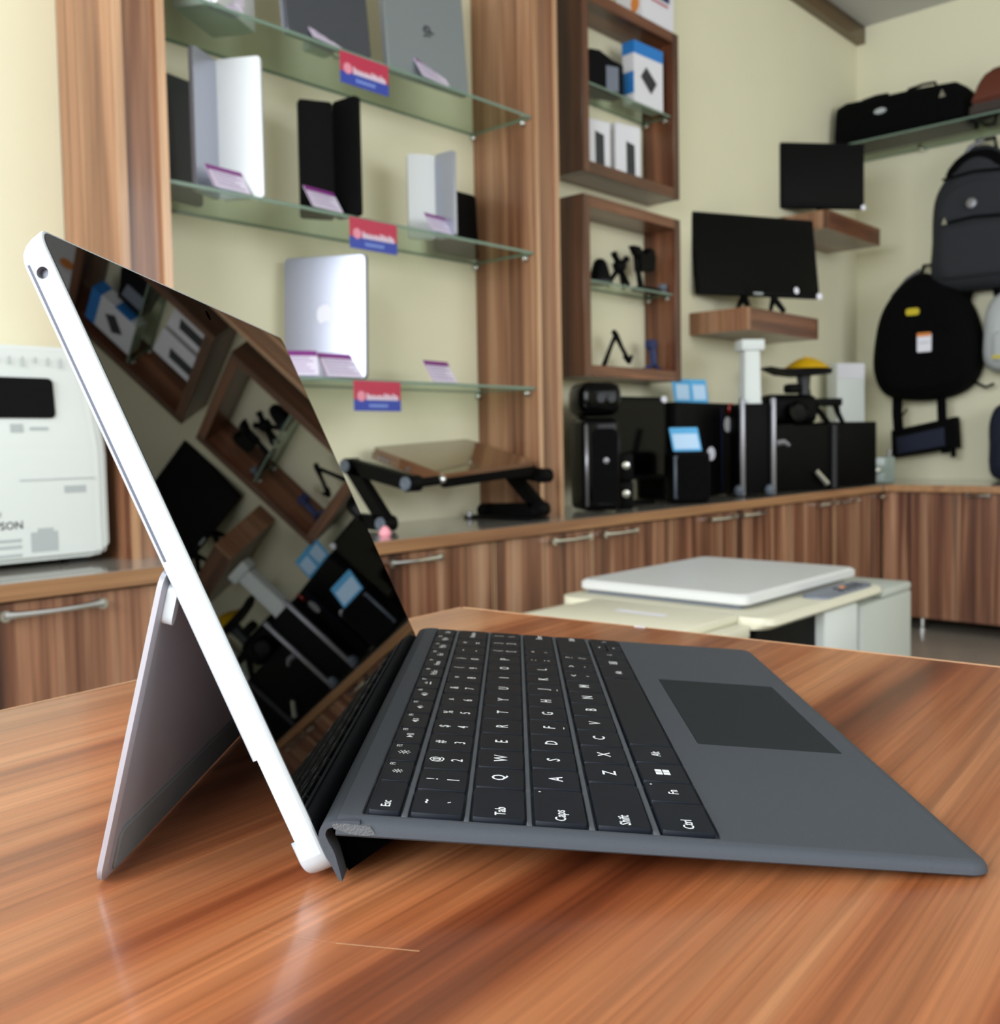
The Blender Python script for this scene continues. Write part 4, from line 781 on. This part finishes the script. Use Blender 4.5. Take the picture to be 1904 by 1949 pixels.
# ------------------------------------------------------------------ copier on the floor between the table and the cabinets
t = thing('copier', 'cream office copier with a pale gray lid standing beyond the table', 'copier', (0, 0, 0))
bm = bmesh.new(); B(bm, 1.45, 1.862, 0.615, 1.06, 0.0, 0.415, bev=0.008); finish('cabinet', bm, 'grey_plastic', t)
bm = bmesh.new(); B(bm, 1.70, 1.860, 0.608, 1.06, 0.416, 0.5275, bev=0.004); finish('support_column', bm, 'white_plastic', t)
bm = bmesh.new(); B(bm, 1.44, 1.452, 0.66, 1.06, 0.416, 0.521, bev=0.002); finish('bay_wall', bm, 'cream_plastic', t)
box('bay_dark_fill', 'black_plastic', (1.453, 1.699, 0.628, 1.05, 0.417, 0.5275), t)  # solid black block standing in for the shade inside the open bay
bm = bmesh.new(); B(bm, 1.47, 1.69, 0.607, 0.6275, 0.417, 0.446, bev=0.004); finish('paper_tray', bm, 'black_plastic', t)
bm = bmesh.new(); B(bm, 1.48, 1.56, 0.608, 0.6275, 0.4462, 0.478, bev=0.004); finish('paper_guide', bm, 'black_plastic', t)
bm = bmesh.new(); loft(bm, [[(x, y, z) for x, y in rrect(1.44, 1.97, y0, 1.075, 0.03, 4)] for z, y0 in ((0.528, 0.628), (0.531, 0.605), (0.540, 0.592), (0.550, 0.594), (0.553, 0.602))]); finish('scanner_body', bm, 'cream_plastic', t)
bm = bmesh.new(); B(bm, 1.866, 2.145, 0.60, 1.07, 0.0, 0.5205, bev=0.006); B(bm, 1.972, 2.145, 0.60, 1.07, 0.5206, 0.540, bev=0.006); finish('side_cover', bm, 'grey_plastic', t)
bm = bmesh.new(); prism(bm, rrect(1.70, 1.945, 0.606, 0.664, 0.025, 5), lambda a, b, c: (a, b, c), 0.553, 0.558); cp = finish('control_panel', bm, 'panel_gray', t)
for k in range(8):
    box('button', 'ink_orange' if k == 3 else 'ink_dark', (1.80+0.015*k, 1.81+0.015*k, 0.615+0.018*(k % 2), 0.625+0.018*(k % 2), 0.558, 0.560), cp)
bm = bmesh.new(); loft(bm, [[(x, y, z) for x, y in rrect(1.492+i, 2.002-i, 0.668+i, 1.062-i, 0.018, 4)] for z, i in ((0.562, 0.004), (0.565, 0.0), (0.578, 0.0), (0.583, 0.006))]); finish('lid', bm, 'lid_plastic', t)
bm = bmesh.new(); B(bm, 1.51, 1.98, 0.69, 1.05, 0.5532, 0.5618); finish('platen_gasket', bm, 'panel_gray', t)
# feeder table at its left
bm = bmesh.new(); B(bm, 1.14, 1.4395, 0.63, 1.05, 0.515, 0.540, bev=0.006); finish('bypass_tray', bm, 'cream_plastic', t)
bm = bmesh.new(); B(bm, 1.21, 1.4385, 0.655, 0.97, 0.541, 0.558, bev=0.004); st = finish('tray_cover', bm, 'cream_plastic', t)
bm = bmesh.new(); bm.faces.new([bm.verts.new(p) for p in ((1.33, 0.745, 0.5586), (1.352, 0.745, 0.5586), (1.352, 0.855, 0.5586), (1.33, 0.855, 0.5586))]); finish('paper_label', bm, 'white_label', st, False)
bm = bmesh.new(); B(bm, 1.16, 1.4395, 0.66, 1.04, 0.0, 0.514, bev=0.006); finish('feeder_cabinet', bm, 'cream_plastic', t)

# ------------------------------------------------------------------ table
SCR = [(-0.0236, -0.0129), (-0.0151, -0.0327), (-0.0041, -0.0518)]
tb = thing('table', 'reddish brown wood-grain table under the tablet', 'table', (0.373, 0.304, 0), TROT)
bm = bmesh.new(); B(bm, -1.75, 0, -1.35, 0, TABLE_Z-0.03, TABLE_Z-0.0004, bev=0.0008, seg=1); finish('tabletop', bm, 'table_wood', tb)
box('edge_band', 'table_edge', (0.0001, 0.0012, -1.349, -0.001, TABLE_Z-0.029, TABLE_Z-0.0002), tb); box('edge_band', 'table_edge', (-1.749, -0.001, 0.0001, 0.0012, TABLE_Z-0.029, TABLE_Z-0.0002), tb)
for x in (-1.65, -0.12): box('side_panel', 'cabinet_wood', (x, x+0.025, -1.25, -0.08, 0, TABLE_Z-0.031), tb)
box('modesty_panel', 'cabinet_wood', (-1.62, -0.125, -0.14, -0.12, 0.25, TABLE_Z-0.031), tb)
bm = bmesh.new(); B(bm, -0.0009, 0.0002, -0.160, -0.152, TABLE_Z-0.004, TABLE_Z+0.0004); finish('chipped_edge', bm, 'white_card', tb)

bm = bmesh.new(); ca, sa = math.cos(-TROT), math.sin(-TROT)
tl = lambda x, y: ((x-0.373)*ca - (y-0.304)*sa, (x-0.373)*sa + (y-0.304)*ca)
sp = [tl(*p) for p in SCR]
for (a, b, w) in ((sp[0], sp[1], 0.00005), (sp[1], sp[2], 0.00016)):
    d = Vector((b[0]-a[0], b[1]-a[1])).normalized(); n = Vector((-d.y, d.x))*w
    bm.faces.new([bm.verts.new((p[0]+k*n.x, p[1]+k*n.y, TABLE_Z-0.0003)) for p, k in ((a, 1), (b, 1), (b, -1), (a, -1))])
finish('scratch', bm, 'table_edge', tb, False)

# ------------------------------------------------------------------ tablet computer (local frame: +X towards its user, +Y to its right side)
mm = 0.001
tt = 0.3988; uv = Vector((-math.sin(tt), 0, math.cos(tt))); nv = Vector((math.cos(tt), 0, math.sin(tt)))
TW, TH, TT = 292*mm, 201*mm, 8.5*mm
tab = thing('tablet_computer', 'silver tablet computer with black glossy screen propped on its kickstand', 'tablet computer', (0, 0, TABLE_Z + 0.0002), -PHI)
TP = lambda y, s, n: tuple(nv*n + uv*s + Vector((0, y, 0)))
def t_outline(i, top, r=6.5*mm, n=6): return rrect(i, TW-i, i, TH-top, max(r-i, 1*mm), n)
bm = bmesh.new()
lv = [(0.0, 2.4, 6.5), (0.35, 1.2, 4.6), (1.0, 0.5, 3.2), (2.2, 0.15, 2.0), (4.5, 0.0, 0.8), (7.5, 0.0, 0.0), (8.2, 0.25, 0.2), (8.5, 0.75, 0.6)]
loft(bm, [[TP(a, b, n*mm) for a, b in t_outline(i*mm, tp*mm)] for n, i, tp in lv]); body = finish('body', bm, 'tablet_silver', tab)
bm = bmesh.new(); prism(bm, [(-1*mm, 11*mm), (0.5*mm, 11.5*mm), (3*mm, 12*mm), (TW-3*mm, 12*mm), (TW+1*mm, 11*mm), (TW+1*mm, 39*mm), (TW-3*mm, 38*mm), (3*mm, 38*mm), (0.5*mm, 38.5*mm), (-1*mm, 39*mm)], lambda a, b, c: TP(a, b, c), -1*mm, 1.9*mm)
cut1 = finish('cut', bm, 'tablet_silver')
bm = bmesh.new(); lathe(bm, [(1.75*mm, 0), (1.75*mm, 1)], (0, 0, 0), 24, 'Y'); 
for v in bm.verts: v.co = Vector(TP((-1 if v.co.y < 0.5 else 7)*mm, 188.5*mm + v.co.x, 4.6*mm + v.co.z))
cut2 = finish('cut', bm, 'tablet_silver')
# kickstand recess on the back below the hinge
bm = bmesh.new(); prism(bm, [(2.5*mm, 3*mm), (TW-2.5*mm, 3*mm), (TW-2.5*mm, 100*mm), (2.5*mm, 100*mm)], lambda a, b, c: TP(a, b, c), -1*mm, 1.2*mm); cut3 = finish('cut', bm, 'tablet_silver')
for c in (cut1, cut2, cut3): c.parent = tab
bpy.context.view_layer.update()
boolean(body, [cut1, cut2, cut3])
bm = bmesh.new(); loft(bm, [[TP(a, b, n*mm) for a, b in rrect(i*mm, TW-i*mm, i*mm, TH-i*mm, 5*mm, 6)] for n, i in ((8.40, 1.1), (8.60, 1.1), (8.66, 1.2))]); finish('screen', bm, 'screen_black', tab, False)
bm = bmesh.new(); prism(bm, [(101*mm, 1.45*mm), (192.0*mm, 1.45*mm), (192.0*mm, 2.2*mm), (101*mm, 2.2*mm)], lambda a, b, c: TP(c, a, b), 0.06*mm, 0.7*mm); finish('seam', bm, 'tablet_seam', body)
def jack_ring():
    bm = bmesh.new(); rings = []
    for r, dp in ((1.78, -0.02), (1.70, -0.06), (1.45, 0.6), (1.35, 2.2)):
        rings.append([TP(dp*mm + 0.1*mm, (188.5 + r*math.cos(2*PI*k/24))*mm, (4.6 + r*math.sin(2*PI*k/24))*mm) for k in range(24)])
    loft(bm, rings, cap=False); bm.faces.new([bm.verts.new(p) for p in rings[-1]]); finish('headphone_jack', bm, 'port_dark', body)
jack_ring()
# kickstand
H = uv*(100.5*mm); Ft = Vector((-62.0*mm, 0, 0.0)); kd = (Ft - H); KL = kd.length; kd.normalize(); kn = Vector((kd.z, 0, -kd.x)); kn = kn if kn.x > 0 else -kn
KP = lambda y, s, n: tuple(H + kd*s + kn*n + Vector((0, y, 0)))
bm = bmesh.new(); ko = lambda i: rrect(0.6*mm+i, TW-0.6*mm-i, 1.0*mm+i, KL-i, 5*mm, 5)
loft(bm, [[KP(a, b, n*mm) for a, b in ko(i*mm)] for n, i in ((0.0, 0.5), (0.35, 0.0), (1.6, 0.15), (2.4, 1.6), (2.5, 2.2))]); ks = finish('kickstand', bm, 'kickstand_silver', tab)
bm = bmesh.new(); loft(bm, [[KP(a, b, n*mm) for a, b in rrect(6*mm+i, TW-6*mm-i, 80*mm+i, KL-2.2*mm-i, 3*mm, 4)] for n, i in ((2.45, 0.0), (2.9, 0.0), (3.3, 0.8*mm))]); finish('foot_lip', bm, 'kick_lip', ks)
for y0 in (3*mm, TW-9*mm):
    bm = bmesh.new(); prism(bm, rrect(0.0, 6*mm, 5.0*mm, 17*mm, 2.6*mm, 4), lambda a, b, c: KP(y0 + a*0.6, b, c), 2.4*mm, 5.6*mm); finish('hinge_arm', bm, 'tablet_silver', ks)
# rear camera not seen; front camera dot
bm = bmesh.new(); bm.faces.new([bm.verts.new(TP(TW/2 + 2.2*mm*math.cos(a), TH-7*mm + 2.2*mm*math.sin(a), 8.72*mm)) for a in [2*PI*k/16 for k in range(16)]]); finish('front_camera', bm, 'matte_black', tab, False)

# ------------------------------------------------------------------ keyboard cover
kb = thing('keyboard_cover', 'dark gray keyboard cover sloping from the tablet down to the table', 'keyboard', (0, 0, TABLE_Z + 0.0002), -PHI)
sl = 0.0852; KA = Vector((6.4036, -1.6403, 19.7393))*mm; ev = Vector((math.cos(sl), 0, -math.sin(sl))); kn2 = Vector((math.sin(sl), 0, math.cos(sl)))
KK = lambda u, v, h: tuple(KA + ev*(v*mm) + Vector((0, u*mm, 0)) + kn2*(h*mm))
KW, KV = 295.0, 191.0
def deck_outline(i, r=7.0, n=6):
    pts = []
    x0, x1, y0, y1 = i, KW-i, 3.0, KV-i
    r = max(r-i, 1.0)
    for cx, cy, a0 in ((x1-r, y1-r, 0), (x0+r, y1-r, PI/2)):
        for k in range(n+1):
            a = a0+PI/2*k/n; pts.append((cx+r*math.cos(a), cy+r*math.sin(a)))
    pts += [(x0, y0), (x1, y0)]
    return pts
bm = bmesh.new()
loft(bm, [[KK(a, b, h*(1.38 - 0.38*b/KV)) for a, b in deck_outline(i)] for h, i in ((-3.70, 1.6), (-3.55, 0.5), (-3.1, 0.0), (-2.0, 0.25), (-1.0, 0.9), (-0.3, 2.2), (0.0, 4.2))])
deck = finish('deck', bm, 'cover_gray', kb)
def cutbox(u0, u1, v0, v1, h0, r):
    bm = bmesh.new(); prism(bm, rrect(u0, u1, v0, v1, r, 4), KK, h0, 3.0); o = finish('cut', bm, 'cover_gray'); o.parent = kb; return o
cs = [cutbox(5.2, 289.4, 9.4, 114.0, -1.3, 1.2), cutbox(98.6, 203.7, 124.4, 179.7, -0.45, 1.2)]
bpy.context.view_layer.update(); boolean(deck, cs)
bm = bmesh.new(); prism(bm, rrect(98.95, 203.35, 124.75, 179.35, 1.0, 4), KK, -0.44, -0.12); finish('trackpad', bm, 'pad_gray', kb)
# bent spine: strip rising along the screen and folding over into the deck
op = [(16.0, 18.6), (12.0, 18.9), (8.0, 18.7), (5.3, 17.6), (4.2, 15.4), (4.4, 13.0), (6.2, 8.6), (8.2, 4.6), (9.6, 1.6)]
ip = [(10.6, 1.2), (9.6, 5.5), (8.5, 9.6), (7.0, 12.6), (6.1, 14.9), (6.9, 16.6), (9.0, 16.9), (12.0, 16.4), (16.0, 15.8)]
def soft(pts): return spline(pts, 4, False) + [pts[-1]]
bm = bmesh.new(); ring = soft(op) + soft(ip)
loft(bm, [[(x*mm, (y-1.64)*mm, z*mm) for x, z in ring] for y in (0.4, 294.6)]); finish('spine_fold', bm, 'cover_gray', kb, angle=1.0)
bm = bmesh.new(); loft(bm, [[(x*mm, y*mm, z*mm) for x, z in ((8.0, 18.3), (12.0, 18.2), (19.0, 17.2), (20.6, 14.9), (17.5, 14.6), (13.8, 15.0), (11.0, 16.0), (8.6, 16.8))] for y in (-1.75, -0.4)]); finish('frayed_edge', bm, 'cover_fabric', kb, False)
bm = bmesh.new(); prism(bm, [(8.9, 9.6), (7.4, 12.6), (6.6, 14.9), (7.3, 16.3), (9.0, 16.5), (30.0, 13.0), (24.0, 10.0), (11.2, 1.2)], lambda a, b, c: (a*mm, c*mm, b*mm), 6.0, 288.0); finish('fold_dark_fill', bm, 'matte_black', kb, False)  # near-black wedge fills the hollow, standing for the shade under the fold
# ribs between the key rows
ROWV = [(11.0, 20.2), (23.4, 38.5), (41.4, 56.8), (59.8, 75.1), (78.2, 93.8), (97.0, 112.6)]
for (a0, a1), (b0, b1) in zip(ROWV[:-1], ROWV[1:]):
    bm = bmesh.new(); loft(bm, [[KK(u, v, h) for u, v in rrect(5.7, 289.1, a1+0.75-i, b0-0.75+i, 0.4, 2)] for h, i in ((-1.29, 0.15), (-0.15, 0.0), (0.0, -0.25))]); finish('row_rib', bm, 'well_gray', kb)
def keyrow(first, widths, last):
    b = [first]
    for w in widths: b.append(b[-1]+w)
    b.append(last); return b
rows = [
 (keyrow(6.5, [25.9]+[19.75]*12, 287.9), ['Esc', 'F1', 'F2', 'F3', 'F4', 'F5', 'F6', 'F7', 'PrtScn', 'Home', 'End', 'PgUp', 'PgDn', 'Del']),
 (keyrow(6.5, [20.2]+[19.75]*12, 287.9), ['~ `', '! 1', '@ 2', '# 3', '$ 4', '% 5', '^ 6', '& 7', '* 8', '( 9', ') 0', '_ -', '+ =', 'Backspace']),
 (keyrow(6.5, [25.9]+[19.62]*12, 287.9), ['Tab', 'Q', 'W', 'E', 'R', 'T', 'Y', 'U', 'I', 'O', 'P', '{ [', '} ]', '| \\']),
 (keyrow(6.5, [28.2]+[19.7]*11, 287.9), ['Caps', 'A', 'S', 'D', 'F', 'G', 'H', 'J', 'K', 'L', ': ;', '" \'', 'Enter']),
 (keyrow(6.5, [38.0]+[19.9]*10, 287.9), ['Shift', 'Z', 'X', 'C', 'V', 'B', 'N', 'M', '< ,', '> .', '? /', 'Shift']),
 ([6.5, 30.6, 49.3, 69.0, 89.6, 194.5, 218.8, 237.2, 256.6, 273.6, 287.9], ['Ctrl', 'Fn', 'win', 'Alt', '', 'Alt', 'menu', '<', 'updown', '>'])]
def leg_X(u, v): return basis(KK(u, v, 0.95), (0, 1, 0), -ev)
def ring_strip(bm, c, r0, r1, X, n=12):
    v = [[bm.verts.new(X @ Vector((c[0]+r*math.cos(2*PI*k/n), c[1]+r*math.sin(2*PI*k/n), 0))) for k in range(n)] for r in (r0, r1)]
    for k in range(n): bm.faces.new((v[0][k], v[0][(k+1) % n], v[1][(k+1) % n], v[1][k]))
def quad(bm, X, pts): bm.faces.new([bm.verts.new(X @ Vector((a*mm, b*mm, 0))) for a, b in pts])
def icon(bm, X, nm):
    X = X @ Matrix.Diagonal((1.3, 1.3, 1, 1))
    if nm in ('F1', 'F2'):
        r = 0.8 if nm == 'F1' else 1.0
        ring_strip(bm, (0, 0), 0.45*r*mm, 0.8*r*mm, X)
        for k in range(8):
            a = 2*PI*k/8; c, s = math.cos(a), math.sin(a)
            quad(bm, X, [(c*1.1*r - s*0.16, s*1.1*r + c*0.16), (c*1.1*r + s*0.16, s*1.1*r - c*0.16), (c*1.7*r + s*0.16, s*1.7*r - c*0.16), (c*1.7*r - s*0.16, s*1.7*r + c*0.16)])
    elif nm == 'F3':
        quad(bm, X, [(-1.8, -1.0), (-0.1, 0), (-1.8, 1.0)]); quad(bm, X, [(0.3, -1), (0.75, -1), (0.75, 1), (0.3, 1)]); quad(bm, X, [(1.2, -1), (1.65, -1), (1.65, 1), (1.2, 1)])
    elif nm in ('F4', 'F5', 'F6'):
        quad(bm, X, [(-1.8, -0.45), (-1.1, -0.45), (-0.2, -1.2), (-0.2, 1.2), (-1.1, 0.45), (-1.8, 0.45)])
        if nm == 'F4':
            for s in (1, -1): quad(bm, X, [(0.4, -0.8*s), (0.7, -0.95*s), (1.8, 0.8*s), (1.5, 0.95*s)])
        else:
            for r in ((0.9,) if nm == 'F5' else (0.9, 1.6)): quad(bm, X, [(r*0.45+0.1, -r*0.7), (r*0.45+0.45, -r*0.7), (r*0.75+0.45, 0), (r*0.45+0.45, r*0.7), (r*0.45+0.1, r*0.7), (r*0.75+0.1, 0)])
    elif nm == 'F7':
        quad(bm, X, [(-1.8, -0.9), (1.8, -0.9), (1.8, -0.45), (-1.8, -0.45)])
        for a in (0.6, 1.57, 2.54):
            c, s = math.cos(a), math.sin(a); quad(bm, X, [(c*0.6-s*0.2, s*0.6+c*0.2), (c*0.6+s*0.2, s*0.6-c*0.2), (c*1.6+s*0.2, s*1.6-c*0.2), (c*1.6-s*0.2, s*1.6+c*0.2)])
    elif nm == 'win':
        for x in (-1, 1):
            for y in (-1, 1): quad(bm, X, [(min(0.14*x, 2.0*x), min(0.14*y, 1.9*y)), (max(0.14*x, 2.0*x), min(0.14*y, 1.9*y)), (max(0.14*x, 2.0*x), max(0.14*y, 1.9*y)), (min(0.14*x, 2.0*x), max(0.14*y, 1.9*y))])
    elif nm == 'menu':
        for a, b, c, d in ((-2.2, 2.2, 1.2, 1.5), (-2.2, 2.2, -1.5, -1.2), (-2.2, -1.9, -1.2, 1.2), (1.9, 2.2, -1.2, 1.2), (-1.4, 1.4, 0.35, 0.7), (-1.4, 1.4, -0.3, 0.05), (-1.4, 1.4, -0.9, -0.6)): quad(bm, X, [(a, c), (b, c), (b, d), (a, d)])
    elif nm in ('<', '>'):
        s = -1 if nm == '<' else 1
        quad(bm, X, [(-0.5*s, 1.1), (-0.1*s, 1.1), (0.7*s, 0), (0.3*s, 0)]); quad(bm, X, [(-0.5*s, -1.1), (-0.1*s, -1.1), (0.7*s, 0), (0.3*s, 0)])
def keycap(u0, u1, v0, v1):
    g = 0.75; bm = bmesh.new()
    loft(bm, [[KK(u, v, h) for u, v in rrect(u0+g+i, u1-g-i, v0+i, v1-i, 0.9, 2)] for h, i in ((-1.25, 0.0), (0.55, 0.0), (0.82, 0.10), (0.92, 0.40))]); return finish('key', bm, 'key_black', kb)
for ri, (bnd, labs) in enumerate(rows):
    v0, v1 = ROWV[ri]; vc = (v0+v1)/2
    for ki, lab in enumerate(labs):
        u0, u1 = bnd[ki], bnd[ki+1]; uc = (u0+u1)/2
        if lab == 'updown':
            for (a, b, s) in ((v0, vc-0.35, 1), (vc+0.35, v1, -1)):
                k = keycap(u0, u1, a, b); bm = bmesh.new(); X = leg_X(uc, (a+b)/2); quad(bm, X, [(-0.9, -0.6*s), (0.9, -0.6*s), (0, 0.7*s)]); finish('legend', bm, 'legend_white', k, False)
            continue
        k = keycap(u0, u1, v0, v1)
        if not lab: continue
        bm = bmesh.new()
        if ri == 0:
            if lab == 'Esc': text(bm, lab, 4.0*mm, leg_X(u0+6.2, vc), 0.95)
            elif lab[0] == 'F' and lab[1:].isdigit():
                icon(bm, leg_X(uc-0.5, vc), lab); text(bm, lab, 2.6*mm, leg_X(u1-3.4, v0+2.2), 1.0)
            else:
                text(bm, lab, 3.8*mm, leg_X(uc, vc+0.8), 0.85)
                if lab != 'Del': text(bm, 'F%d' % (ki), 2.6*mm, leg_X(u1-3.4, v0+2.2), 1.0)
        elif lab in ('win', 'menu', '<', '>') and ri == 5: icon(bm, leg_X(uc, vc), lab)
        elif ' ' in lab:
            a, b = lab.split(' ')
            text(bm, a, 5.4*mm, leg_X(uc, vc-3.6), 1.0); text(bm, b, 5.6*mm, leg_X(uc, vc+3.2), 1.0)
        elif len(lab) == 1:
            text(bm, lab, 6.5*mm, leg_X(uc, vc), 1.0)
            if lab in 'FJ': quad(bm, leg_X(uc, v1-2.0), [(-1.2, -0.15), (1.2, -0.15), (1.2, 0.15), (-1.2, 0.15)])
        else:
            uu = u0+6.2 if uc < 100 else u1-6.8
            if lab in ('Fn', 'Alt'): uu = uc
            if lab == 'Backspace': text(bm, lab, 3.8*mm, leg_X(uc, vc), 0.85)
            else: text(bm, lab, 4.6*mm, leg_X(uu, vc+0.5), 0.95)
            if lab in ('Caps', 'Fn'): ring_strip(bm, (0, 0), 0.02*mm, 0.42*mm, leg_X(u1-3.2, v0+2.0))
        finish('legend', bm, 'legend_white', k, False)
